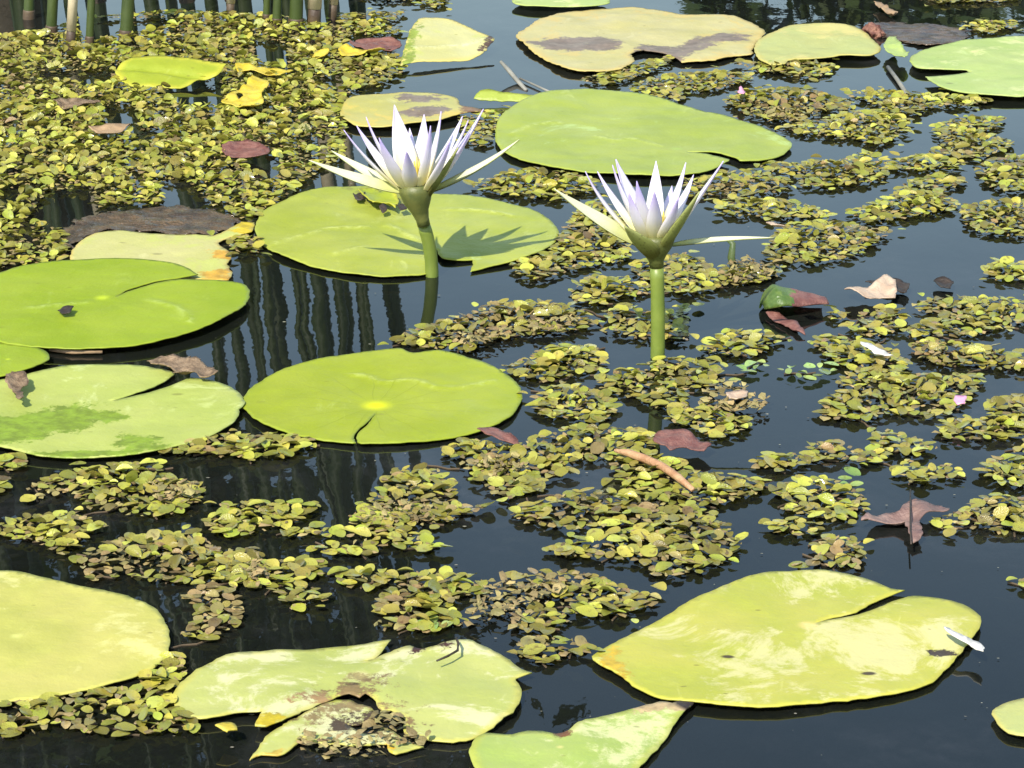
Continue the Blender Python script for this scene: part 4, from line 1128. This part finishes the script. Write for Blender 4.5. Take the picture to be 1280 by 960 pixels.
LITTER = [crop(427, 640, [(470, 440), (500, 362), (600, 292), (800, 285), (830, 330), (700, 370), (580, 420)]), crop(853, 320, [(60, 572), (110, 512), (240, 512), (230, 550), (330, 570), (300, 600), (170, 602)]),
          crop(427, 640, [(30, 50), (150, -5), (380, -5), (340, 50), (120, 70)]), crop(853, 320, [(860, 350), (960, 337), (990, 380), (940, 400)]), crop(427, 320, [(400, 330), (480, 310), (640, 310), (480, 370)]),
          crop(853, 0, [(300, 430), (450, 440), (420, 470), (330, 462)]), crop(853, 320, [(130, 85), (240, 35), (360, 70), (300, 110), (180, 120)]), crop(427, 640, [(640, 470), (780, 285), (640, 300)]),
          crop(0, 640, [(880, 280), (960, 190), (1000, 250), (960, 300)]), crop(427, 320, [(700, 270), (900, 260), (820, 310), (720, 310)]), crop(427, 320, [(470, 800), (640, 780), (720, 830), (560, 850)]), crop(0, 320, [(560, 880), (740, 870), (740, 940), (600, 950)]),
          [(372, 926), (400, 932), (440, 934), (480, 934), (470, 950), (420, 954), (380, 946)], [(456, 912), (478, 900), (500, 905), (505, 922), (485, 925)],
          crop(427, 640, [(60, 862), (330, 880), (100, 930), (-60, 940), (-30, 890)])]

pads_np = [np.array(p, float) for p in PADS]


def w2px(P):
    """world points near the water to photo pixels (for keeping ferns off the pads)"""
    P = np.asarray(P, float)
    y, z = P[:, 1], P[:, 2] - H
    dep = y * ct - z * st
    up = y * st + z * ct
    return 640 + F * P[:, 0] / dep, 480 - F * up / dep


def sample_polys(polys, r, tries=30, seed=1, holes=()):
    """Poisson-like points on the water inside the pixel polygons"""
    rg = np.random.default_rng(seed)
    cell = r / 1.4142
    grid = {}
    out = []
    for pi, (poly, br) in enumerate(polys):
        Wp = np.array([gp(x, y)[:2] for x, y in poly])
        mn, mx = Wp.min(0), Wp.max(0)
        area = np.prod(mx - mn)
        n = int(area / (r * r) * tries * 0.35) + 20
        pts = rg.uniform(mn, mx, (n, 2))
        pts = pts[inside(Wp, pts[:, 0], pts[:, 1])]
        if not len(pts): continue
        px, py = w2px(np.column_stack([pts, np.full(len(pts), 0.006)]))
        bad = np.zeros(len(pts), bool)
        for pn in pads_np:
            bad |= inside(pn, px, py)
        for hn in holes:
            bad |= inside(hn, px, py)
        ed = segdist(Wp, pts[:, 0], pts[:, 1])
        for k in np.nonzero(~bad)[0]:
            p = pts[k]
            c = (int(math.floor(p[0] / cell)), int(math.floor(p[1] / cell)))
            ok = True
            for a in range(-2, 3):
                for b_ in range(-2, 3):
                    q = grid.get((c[0] + a, c[1] + b_))
                    if q is not None and (q[0] - p[0]) ** 2 + (q[1] - p[1]) ** 2 < r * r:
                        ok = False; break
                if not ok: break
            if ok:
                grid[c] = p
                out.append((p[0], p[1], ed[k], br, pi, px[k], py[k]))
    return out


m_fern = [mat_fern('fern_leaf_yellow_green', (0.305, 0.310, 0.034), (0.405, 0.38, 0.065)), mat_fern('fern_leaf_olive', (0.22, 0.21, 0.028), (0.30, 0.27, 0.050)),
          mat_fern('fern_leaf_brown', (0.20, 0.15, 0.045), (0.32, 0.245, 0.09)), mat_fern('fern_leaf_pale_green', (0.22, 0.33, 0.07), (0.30, 0.38, 0.12))]
fern_shapes = []
for k in range(5):
    V, Fc = [], []
    fold = (0.12, 0.35, 0.75, 0.22, 0.55)[k]
    droop = (0.10, 0.22, 0.15, -0.15, 0.30)[k]
    wd = (0.42, 0.38, 0.33, 0.44, 0.35)[k]
    NU, NV = 5, 4
    rs = random.Random(k)
    for i in range(NU + 1):
        u = i / NU
        w_ = wd * max(0.10, math.sin(math.pi * min(1, max(0, 0.07 + 0.86 * u ** 0.9)))) ** 0.62
        for j in range(NV + 1):
            s = j / NV * 2 - 1
            ex = 0.07 * (1 - s * s) if i == NU else (-0.05 * (1 - s * s) if i == 0 else 0)
            V.append((u - 0.5 + ex, w_ * s, fold * abs(s) * w_ - droop * (u - 0.4) ** 2 + rs.uniform(-.015, .015)))
    for i in range(NU):
        for j in range(NV):
            q = i * (NV + 1) + j
            Fc.append((q, q + NV + 1, q + NV + 2, q + 1))
    fern_shapes.append((np.array(V), Fc))
LEAF = 0.0114
fern_me = {}
for k, (V, Fc) in enumerate(fern_shapes):
    for m in range(4):
        me = mesh('leaf', V * LEAF, Fc)
        me.materials.append(m_fern[m])
        me.polygons.foreach_set('use_smooth', [True] * len(me.polygons))
        fern_me[k, m] = me
# short creeping stem with a brush of hanging roots
V, Fc = [], []
rz = tube_mesh('tmp', [(-0.014, 0, 0.001), (-0.005, 0.002, 0.0005), (0.005, -0.001, 0.0005), (0.014, 0.001, 0.001)], [0.0008] * 4, 5)
V = [tuple(v_.co) for v_ in rz.vertices]; Fc = [tuple(p_.vertices) for p_ in rz.polygons]
rs = random.Random(3)
for k in range(9):
    x, y = rs.uniform(-.013, .013), rs.uniform(-.002, .002)
    ex, ey, ez = x + rs.uniform(-.008, .008), y + rs.uniform(-.008, .008), -rs.uniform(.012, .03)
    n0 = len(V)
    V += [(x - .0004, y, 0), (x + .0004, y, 0), (x, y + .0005, 0), (ex, ey, ez)]
    Fc += [(n0, n0 + 1, n0 + 3), (n0 + 1, n0 + 2, n0 + 3), (n0 + 2, n0, n0 + 3)]
rhiz_me = mesh('rhizome', V, Fc)
rhiz_me.materials.append(mat_plain('fern_root_brown', (0.06, 0.04, 0.02), (0.09, 0.06, 0.03), 50, 0.8, 0))

pts = sample_polys(POLYS, 0.0067, 30, 3, MAT_HOLES)
pale = sample_polys([(p, -1) for p in PALE_POLYS], 0.0095, 30, 5)


def grown(poly, k, add):
    cx = sum(p[0] for p in poly) / len(poly); cy = sum(p[1] for p in poly) / len(poly)
    return [(cx + (x - cx) * k + math.copysign(add, x - cx), cy + (y - cy) * k + math.copysign(add * 0.4, y - cy)) for x, y in poly]


BIG = [(grown(p, 1.08, 12), 0.1) for p, b_ in POLYS[1:]]
stray = [q[:2] + (0.0,) + q[3:] for q in sample_polys(BIG, 0.034, 10, 31, MAT_HOLES)]
pts += [(*q[:4], -7, *q[5:]) for q in stray]
sunk = sample_polys([(grown(p, 1.05, 14), 0) for p, b_ in POLYS[1:]], 0.009, 18, 33, MAT_HOLES)
leaves = []
rs = random.Random(21)
for (x, y, ed, br, pi, px, py) in pts + pale:
    n1 = noise.noise(Vector((x * 14, y * 14, 3.3))) * 0.9 + noise.noise(Vector((x * 45, y * 45, 1.3))) * 0.35
    # thin the dense mat unevenly so that dark water shows between plants
    if noise.noise(Vector((x * 38, y * 38, 8.1))) < (-0.20 if pi == 0 else -0.42) and rs.random() < 0.85: continue
    crowd = min(1.0, ed / 0.035)
    tilt = R(rs.uniform(-6, 14)) + crowd * R(rs.uniform(-10, 32)) * (0.6 + 0.6 * max(0, n1))
    yaw = rs.uniform(0, 2 * math.pi)
    if br < 0: m = 3
    else:
        t = n1 * 0.55 + br + rs.gauss(0, 0.16) + 0.12 * crowd
        m = 2 if t > 0.66 else (1 if t > 0.27 else 0)
    sc = rs.choice((rs.uniform(0.55, 0.85), rs.uniform(0.8, 1.3))) * (0.9 if br < 0 else 1) * (0.85 if m == 2 else 1)
    k = rs.choice((0, 1, 3)) if crowd < 0.35 else rs.randrange(5)
    roll = R(rs.gauss(0, 8 + 20 * crowd))
    z = 0.0035 + abs(math.sin(tilt)) * 0.5 * LEAF * sc + 0.004 * crowd * rs.random() + 0.003 * abs(math.sin(roll))
    M = Matrix.Translation((x, y, z)) @ Matrix.Rotation(yaw, 4, 'Z') @ Matrix.Rotation(-tilt, 4, 'Y') @ Matrix.Rotation(roll, 4, 'X') @ Matrix.Scale(sc, 4)
    leaves.append([x, y, M, k, m, px, py, False, ed])
print('fern leaves', len(leaves))
# gather neighbouring leaves into plants
cell = 0.03
gridL = {}
for i, l in enumerate(leaves):
    gridL.setdefault((int(l[0] // cell), int(l[1] // cell)), []).append(i)
plants = []
order = sorted(range(len(leaves)), key=lambda i: leaves[i][1])
for i in order:
    if leaves[i][7]: continue
    x, y = leaves[i][:2]
    c = (int(x // cell), int(y // cell))
    near = []
    for a in (-1, 0, 1):
        for b_ in (-1, 0, 1):
            for j in gridL.get((c[0] + a, c[1] + b_), ()):
                if not leaves[j][7]:
                    d = math.hypot(leaves[j][0] - x, leaves[j][1] - y)
                    if d < 0.036: near.append((d, j))
    near.sort()
    ids = [j for d, j in near[:rs.randint(10, 16)]]
    for j in ids: leaves[j][7] = True
    plants.append(ids)
plants = [(np.mean([leaves[j][0] for j in p]), np.mean([leaves[j][1] for j in p]), np.mean([leaves[j][5] for j in p]), np.mean([leaves[j][6] for j in p]), p) for p in plants]
vis = [q for q in plants if -5 < q[2] < 1285 and 0 < q[3] < 965]
vis.sort(key=lambda q: -q[3] - 8 * min(len(q[4]), 8))
single = set(id(q) for q in vis[:300])
print('fern plants', len(plants), 'in view', len(vis))
LAND = [(60, 590, 'below the puddled pad'), (180, 610, 'in the drift below the puddled pad'), (330, 640, 'on dark water below the yellow-hearted pad'), (300, 560, 'under the rim of the yellow-hearted pad'), (60, 690, 'above the very pale smooth pad'),
        (230, 700, 'between the pale smooth pad and the torn pad'), (350, 700, 'in the loose patch behind the torn pad'), (190, 860, 'squeezed between the pale smooth pad and the torn pad'), (60, 900, 'along the lower rim of the pale smooth pad'),
        (530, 620, 'in the long drift below the yellow-hearted pad'), (530, 750, 'just behind the torn pad'), (730, 760, 'between the torn pad and the largest yellowed pad'), (690, 815, 'in the tiny patch by the torn pad'), (820, 690, 'in the drift behind the largest yellowed pad'),
        (740, 640, 'around the orange-brown peeling stalk'), (700, 560, 'beside the crumpled red leaf'), (710, 515, 'in the small island past the yellow-hearted pad rim'), (700, 460, 'in the small island between pad and straight stem'), (830, 480, 'around the foot of the straight stem'),
        (880, 540, 'by the crumpled red leaf and straight stem'), (640, 400, 'in the browned drift between the two stems'), (820, 400, 'beside the straight stem'), (930, 440, 'in the small island below the rolled leaf'), (1080, 440, 'by the slim white petal'), (1110, 500, 'in the drift with the pink petal'),
        (980, 470, 'in the pale green scatter near the rolled leaf'), (1230, 460, 'beyond the drift with the pink petal'), (1170, 400, 'past the bleached pinkish leaf'), (1080, 405, 'below the bleached pinkish leaf'), (1030, 570, 'under the long thin grey twig'), (1160, 590, 'near the end of the long thin grey twig'),
        (1230, 530, 'at the end of the long thin grey twig'), (1030, 640, 'beside the star-shaped brown leaf'), (1230, 650, 'past the star-shaped brown leaf'), (1260, 590, 'between the grey twig and the star-shaped leaf'), (1040, 700, 'on the far rim of the largest yellowed pad'), (920, 600, 'between the peeling stalk and the star-shaped leaf'),
        (930, 885, 'on the near rim of the largest yellowed pad'), (1270, 740, 'on open water beyond the largest yellowed pad')]
CNAME = ('yellow-green', 'olive', 'browned', 'pale green')
stuffV, stuffF, stuffM = [], [], []
for q in plants:
    x, y, px, py, ids = q
    if id(q) in single:
        root = empty('floating_fern', (x, y, 0))
        cnt = [sum(1 for j in ids if leaves[j][4] == m) for m in range(4)]
        ph = min(LAND, key=lambda l: (l[0] - px) ** 2 + (2.2 * (l[1] - py)) ** 2)[2]
        cn = CNAME[cnt.index(max(cnt))]
        edg = np.mean([leaves[j][8] for j in ids])
        sz_ = 'tiny' if len(ids) < 4 else ('small' if len(ids) < 8 else '')
        where = 'touching open water' if edg < 0.010 else ('hemmed in' if edg > 0.02 else 'inside the edge')
        lab = f'{sz_} {cn} floating fern, {where}, {ph}'.strip()
        lab = ' '.join(lab.split()[:16])
        tag(root, lab, 'floating fern', lab)
        inv = Matrix.Translation((-x, -y, 0))
        for j in ids:
            o = bpy.data.objects.new('leaf', fern_me[leaves[j][3], leaves[j][4]])
            COL.objects.link(o)
            o.parent = root
            o.matrix_local = inv @ leaves[j][2]
        o = bpy.data.objects.new('rhizome', rhiz_me)
        COL.objects.link(o)
        o.parent = root
        o.rotation_euler.z = rs.uniform(0, 6.28)
    else:
        for j in ids:
            V, Fc = fern_shapes[leaves[j][3]]
            M = np.array(leaves[j][2])
            W_ = (V * LEAF) @ M[:3, :3].T + M[:3, 3]
            n0 = len(stuffV)
            stuffV.extend(map(tuple, W_))
            stuffF.extend(tuple(n0 + a for a in f) for f in Fc)
            stuffM.extend([leaves[j][4]] * len(Fc))
me = mesh('floating_fern_mat', stuffV, stuffF)
for m in m_fern: me.materials.append(m)
me.polygons.foreach_set('material_index', stuffM)
o = link('floating_fern_mat', me)
tag(o, 'mat of small yellow-green floating ferns spreading round the reed bases and far pads', 'floating ferns', kind='stuff')

# sodden litter under and between the ferns
m_lit = mat_plain('litter_brown', (0.15, 0.115, 0.038), (0.29, 0.225, 0.085), 60, 0.6, 0.5, 0.003, island=0.7)
lit = sample_polys([(p, 0) for p, b_ in POLYS], 0.0075, 24, 9, MAT_HOLES)
lit2 = sample_polys([(p, 1) for p in LITTER], 0.0036, 30, 10)
V, Fc = [], []
for (x, y, ed, br, pi, px, py) in lit + lit2:
    n0 = len(V)
    kk = rs.randint(5, 7)
    a0 = rs.uniform(0, 6.28)
    rr = rs.uniform(0.002, 0.006) if br == 0 else rs.uniform(0.0015, 0.006)
    zt = rs.uniform(0.0025, 0.005) if br == 0 else rs.uniform(0.003, 0.011)
    tx, ty = (rs.uniform(-.45, .45), rs.uniform(-.45, .45)) if br else (0, 0)
    el = rs.uniform(0.25, 0.9)
    V.append((x, y, zt + 0.001))
    for i in range(kk):
        a = 2 * math.pi * i / kk
        r_ = rr * rs.uniform(0.6, 1.2)
        ux, uy = r_ * math.cos(a), r_ * el * math.sin(a)
        ex, ey = ux * math.cos(a0) - uy * math.sin(a0), ux * math.sin(a0) + uy * math.cos(a0)
        V.append((x + ex, y + ey, max(0.0012, zt + tx * ex + ty * ey + rs.uniform(-.001, .001))))
    Fc += [(n0, n0 + 1 + i, n0 + 1 + (i + 1) % kk) for i in range(kk)]
for (x, y, ed, br, pi, px, py) in sunk:          # half-sunk dead growth just below the surface
    n0 = len(V)
    a0 = rs.uniform(0, 6.28)
    zt = -rs.uniform(0.002, 0.016)
    L_ = rs.uniform(0.004, 0.013)
    w_ = L_ * rs.uniform(0.2, 0.6)
    ca_, sa_ = math.cos(a0), math.sin(a0)
    for ux, uy in ((-L_, 0), (-L_ * .3, w_), (L_ * .5, w_ * .8), (L_, 0), (L_ * .3, -w_), (-L_ * .5, -w_ * .7)):
        V.append((x + ux * ca_ - uy * sa_, y + ux * sa_ + uy * ca_, min(-0.001, zt + rs.uniform(-.002, .002))))
    Fc.append(tuple(range(n0, n0 + 6)))
o = link('plant_litter', mesh('plant_litter', V, Fc), m_lit)
tag(o, 'brown sodden plant litter caught between the floating ferns', 'litter', kind='stuff')

# specks drifting on the open water
V, Fc = [], []
for k in range(260):
    px, py = rs.uniform(200, 1280), rs.uniform(0, 960)
    p = gp(px, py, 0.0012)
    if any(inside(pn, np.array([px]), np.array([py]))[0] for pn in pads_np): continue
    n0 = len(V)
    r_ = rs.choice((0.0003, 0.0004, 0.0006, 0.0009)) * rs.uniform(0.7, 1.4)
    for i in range(5):
        a = 2 * math.pi * i / 5
        V.append((p.x + r_ * 1.6 * math.cos(a) * rs.uniform(.6, 1.2), p.y + r_ * math.sin(a) * rs.uniform(.6, 1.2), 0.0012))
    Fc.append(tuple(n0 + i for i in range(5)))
o = link('floating_specks', mesh('floating_specks', V, Fc), mat_plain('speck', (0.12, 0.11, 0.08), (0.30, 0.28, 0.2), 90, 0.6, 0, island=0.8))
tag(o, 'fine pale specks drifting on the open water', 'specks', kind='stuff')

# ================================================================== REEDS
m_reed = mat_plain('reed_green', (0.030, 0.048, 0.011), (0.055, 0.078, 0.018), 18, 0.42, 0.15, 0.002)
m_reed_d = mat_plain('reed_dry', (0.40, 0.33, 0.20), (0.52, 0.44, 0.29), 25, 0.6, 0.2, 0.002)
m_reed_b = mat_plain('reed_base_brown', (0.05, 0.03, 0.018), (0.09, 0.06, 0.03), 40, 0.6, 0.3, 0.002)
m_umb = mat_plain('reed_umbel_green', (0.05, 0.085, 0.018), (0.085, 0.12, 0.03), 12, 0.5, 0, trans=(0.25, (0.1, 0.16, 0.03)))


def reed(label, base, height, lean, r, dry=False, umbel=True, seed=0, group='reeds standing in the water'):
    rs = random.Random(seed)
    root = empty('reed', base)
    tag(root, label, 'reed', group)
    top = base + Vector((lean[0], lean[1], height))
    ctrl = (base + top) / 2 + Vector((-lean[0] * 0.12, 0, 0.03))
    n = 16
    path = bez(base + Vector((0, 0, -0.25)), ctrl, top, n)
    child('stalk', tube_mesh('stalk', path, [r * (1 - 0.35 * i / (n - 1)) for i in range(n)], 9), m_reed, root)
    bl = [p for p in path if p.z < 0.05] + [base + Vector((lean[0] * 0.05, lean[1] * 0.05, 0.05))]
    ks = 6
    sh = [base + (path[5] - base) * (i / 5 * 0.0) for i in range(1)]
    # sleeve at the foot: brown and wet, and a dry sheath above it where the stalk is a dead one
    def on(zv):
        for a, b_ in zip(path, path[1:]):
            if a.z <= zv <= b_.z:
                return a + (b_ - a) * ((zv - a.z) / (b_.z - a.z + 1e-9))
        return path[-1]
    child('wet_foot', tube_mesh('wet_foot', [on(-0.05), on(0.01), on(0.028 if dry else 0.012)], [r * 1.10, r * 1.10, r * 1.04], 9), m_reed_b, root)
    if dry:
        child('sheath', tube_mesh('sheath', [on(0.022 + 0.05 * i) for i in range(7)], [r * (1.14 - 0.04 * i) for i in range(7)], 9), m_reed_d, root)
    if umbel:
        V, Fc = [], []
        for k in range(70):
            a = rs.uniform(0, 2 * math.pi)
            e = rs.uniform(-0.35, 1.3)
            L_ = rs.uniform(0.16, 0.30)
            d = Vector((math.cos(a) * math.cos(e), math.sin(a) * math.cos(e), math.sin(e)))
            sd_ = d.cross(Vector((0, 0, 1)))
            sd_ = sd_.normalized() if sd_.length > 1e-3 else Vector((1, 0, 0))
            n0 = len(V)
            for i in range(6):
                t = i / 5
                p = top + d * (L_ * t) + Vector((0, 0, -0.13 * L_ * 5 * t * t * 0.6))
                w_ = 0.0035 * (1 - 0.7 * t) + 0.0008
                V += [p - sd_ * w_, p + sd_ * w_]
            for i in range(5):
                Fc.append((n0 + 2*i, n0 + 2*i + 1, n0 + 2*i + 3, n0 + 2*i + 2))
        child('umbel', mesh('umbel', V, Fc), m_umb, root)
    return root


rs = random.Random(5)
LG = 'green reed rising from the dense fern mat'
spec = [((64, 62), (8, 0.03), 5.5, True, 'dry pale reed with a wet brown foot between green reeds'), ((89, 59), (10, 0.02), 5.2, False, 'slim green reed beside the pale reed with the brown foot'),
        ((133, 52), (9, 0.02), 8.5, False, 'thick dark green reed standing in the dense fern mat'), ((42, 42), (3, 0.0), 7, False, 'dark brownish reed behind the pale reed with the brown foot'), ((20, 24), (4, 0), 7, False, LG),
        ((275, 24), (6, 0.02), 5.0, True, 'short-based pale dry reed alone between the two reed clusters'), ((330, 36), (-45, 0.02), 6, False, 'dark green reed tilting away beside the thick leaning reed'), ((316, 28), (-30, 0.02), 5, False, LG), ((358, 33), (-6, 0.02), 9, False, 'thick dark green reed nearest the open water'),
        ((378, 31), (5, 0.03), 8, True, 'stout pale reed at the edge of the fern mat'), ((394, 26), (8, 0.03), 5, True, 'thin pale reed behind the stout pale reed')]
k = 0
for (bx, by), (lx, ly), rp, dry, lab in spec:
    base = gp(bx, by)
    m_ = mpp(by)
    reed(lab, base, rs.uniform(1.15, 1.6), (rs.uniform(0.12, 0.24) + lx * 0.002, ly + rs.uniform(-.05, .08)), rp * m_, dry, True, k, None if lab != LG else 'reeds standing in the water')
    k += 1
# the rest of the stand: only the reflections on the dark water show these
for i in range(24):
    bx = -170 + i * 25.5 + rs.uniform(-7, 7)
    by = rs.uniform(-62, -8)
    base = gp(bx, by)
    reed('tall green reed of the stand, mirrored as a dark stripe in the water', base, rs.uniform(1.2, 1.75), (rs.uniform(0.16, 0.26), rs.uniform(-.08, .08)), rs.uniform(0.0085, 0.013), False, True, 50 + i, 'reeds mirrored in the water')

# ================================================================== FAR BANK
b_g = mat_plain('bank_grass_green', (0.03, 0.055, 0.012), (0.07, 0.10, 0.025), 6, 0.6, 0, island=0.6, trans=(0.2, (0.08, 0.13, 0.02)))
V, Fc = [], []
for i in range(5200):
    a = rs.uniform(R(35), R(145))
    e = rs.uniform(1.0, 1.22)
    x, y = PCX + PRX * e * math.cos(a), PCY + PRY * e * math.sin(a)
    hgt = rs.uniform(0.14, 0.36) * (0.75 + 0.6 * noise.noise(Vector((x * 1.3, y, 0))))
    an = rs.uniform(0, 6.28)
    dx, dy = math.cos(an), math.sin(an)
    bend = rs.uniform(0.03, 0.2)
    n0 = len(V)
    z0 = ground_z(x, y) - 0.01
    for t, w_ in ((0, .006), (0.5, .005), (1, .0006)):
        V += [(x - dy * w_ + dx * bend * t * t, y + dx * w_ + dy * bend * t * t, z0 + hgt * t * (1 - 0.15 * t)), (x + dy * w_ + dx * bend * t * t, y - dx * w_ + dy * bend * t * t, z0 + hgt * t * (1 - 0.15 * t))]
    Fc += [(n0, n0 + 1, n0 + 3, n0 + 2), (n0 + 2, n0 + 3, n0 + 5, n0 + 4)]
o = link('bank_grass', mesh('bank_grass', V, Fc), b_g)
tag(o, 'tall grass along the far bank, mirrored at the far water edge', 'grass', kind='stuff')


def tree(name, label, x, y, blobs, nleaf, lsize, seed, mat, barkm):
    rs = random.Random(seed)
    z0 = ground_z(x, y)
    root = empty(name, (x, y, z0))
    tag(root, label, 'tree')
    fork = Vector((x + 0.1, y, z0 + min(0.7, 0.35 * max(b_[2] for b_ in blobs))))
    V, Fc = [], []
    def add(me):
        n0 = len(V)
        V.extend(tuple(v_.co) for v_ in me.vertices); Fc.extend(tuple(n0 + a for a in p_.vertices) for p_ in me.polygons)
    add(tube_mesh('t', bez(Vector((x, y, z0 - .1)), Vector((x - .08, y, (z0 + fork.z) / 2)), fork, 7), [q_ * min(1, fork.z) for q_ in (0.12, 0.11, 0.10, 0.093, 0.088, 0.083, 0.08)], 9))
    for (cx, cy, cz, rr) in blobs:
        c = Vector((cx, cy, cz))
        add(tube_mesh('t', bez(fork - Vector((0, 0, .05)), (fork + c) / 2 + Vector((0, 0, .15)), c, 7), [(0.045 - 0.006 * i) * min(1, fork.z * 1.3) for i in range(7)], 6))
    child('trunk', mesh('trunk', V, Fc), barkm, root)
    V, Fc = [], []
    tot = sum(b_[3] ** 2 for b_ in blobs)
    for (cx, cy, cz, rr) in blobs:
        for i in range(int(nleaf * rr * rr / tot)):
            d = Vector((rs.gauss(0, 1), rs.gauss(0, 1), rs.gauss(0, 0.8))).normalized() * (rr * rs.uniform(0.25, 1.0) ** 0.6)
            p = Vector((cx, cy, cz)) + d
            p += Vector((noise.noise(p * 3), noise.noise(p * 3 + Vector((7, 0, 0))), noise.noise(p * 3 + Vector((0, 7, 0))))) * 0.16
            u = Vector((rs.gauss(0, 1), rs.gauss(0, 1), rs.gauss(0, .6))).normalized()
            w_ = u.orthogonal().normalized()
            s = lsize * rs.uniform(.7, 1.3)
            n0 = len(V)
            V += [p - u * s, p + w_ * s * .42, p + u * s, p - w_ * s * .42]
            Fc.append((n0, n0 + 1, n0 + 2, n0 + 3))
    child('crown', mesh('crown', V, Fc), mat, root, smooth=False)
    return root


m_leaf = mat_plain('tree_leaf_dark', (0.035, 0.06, 0.014), (0.06, 0.09, 0.022), 9, 0.5, 0, island=0.5, trans=(0.25, (0.07, 0.12, 0.02)))
m_bark = mat_plain('tree_bark', (0.06, 0.045, 0.03), (0.10, 0.08, 0.055), 20, 0.85, 0.6, 0.01)
tree('bank_tree', 'dark leafy tree overhanging the reeds, mirrored as the dark water near the pale pads', -1.1, 6.25,
     [(-0.75, 5.9, 1.75, 0.50), (-1.35, 6.0, 1.75, 0.55), (-0.45, 5.9, 2.25, 0.55), (-1.2, 6.0, 2.5, 0.65), (-0.15, 5.9, 2.75, 0.55), (-1.95, 6.1, 2.0, 0.65), (-2.1, 6.1, 2.8, 0.7), (-0.9, 6.0, 3.1, 0.7)], 9000, 0.055, 4, m_leaf, m_bark)

tree('bank_shrub', 'low leafy shrub on the far bank; its leaves show dark in the far water', 0.85, 6.12,
     [(0.42, 6.05, 0.38, 0.16), (0.62, 6.05, 0.36, 0.20), (0.85, 6.05, 0.36, 0.22), (1.10, 6.05, 0.36, 0.21), (1.35, 6.05, 0.34, 0.22), (1.6, 6.05, 0.36, 0.22)], 2600, 0.035, 9, m_leaf, m_bark)
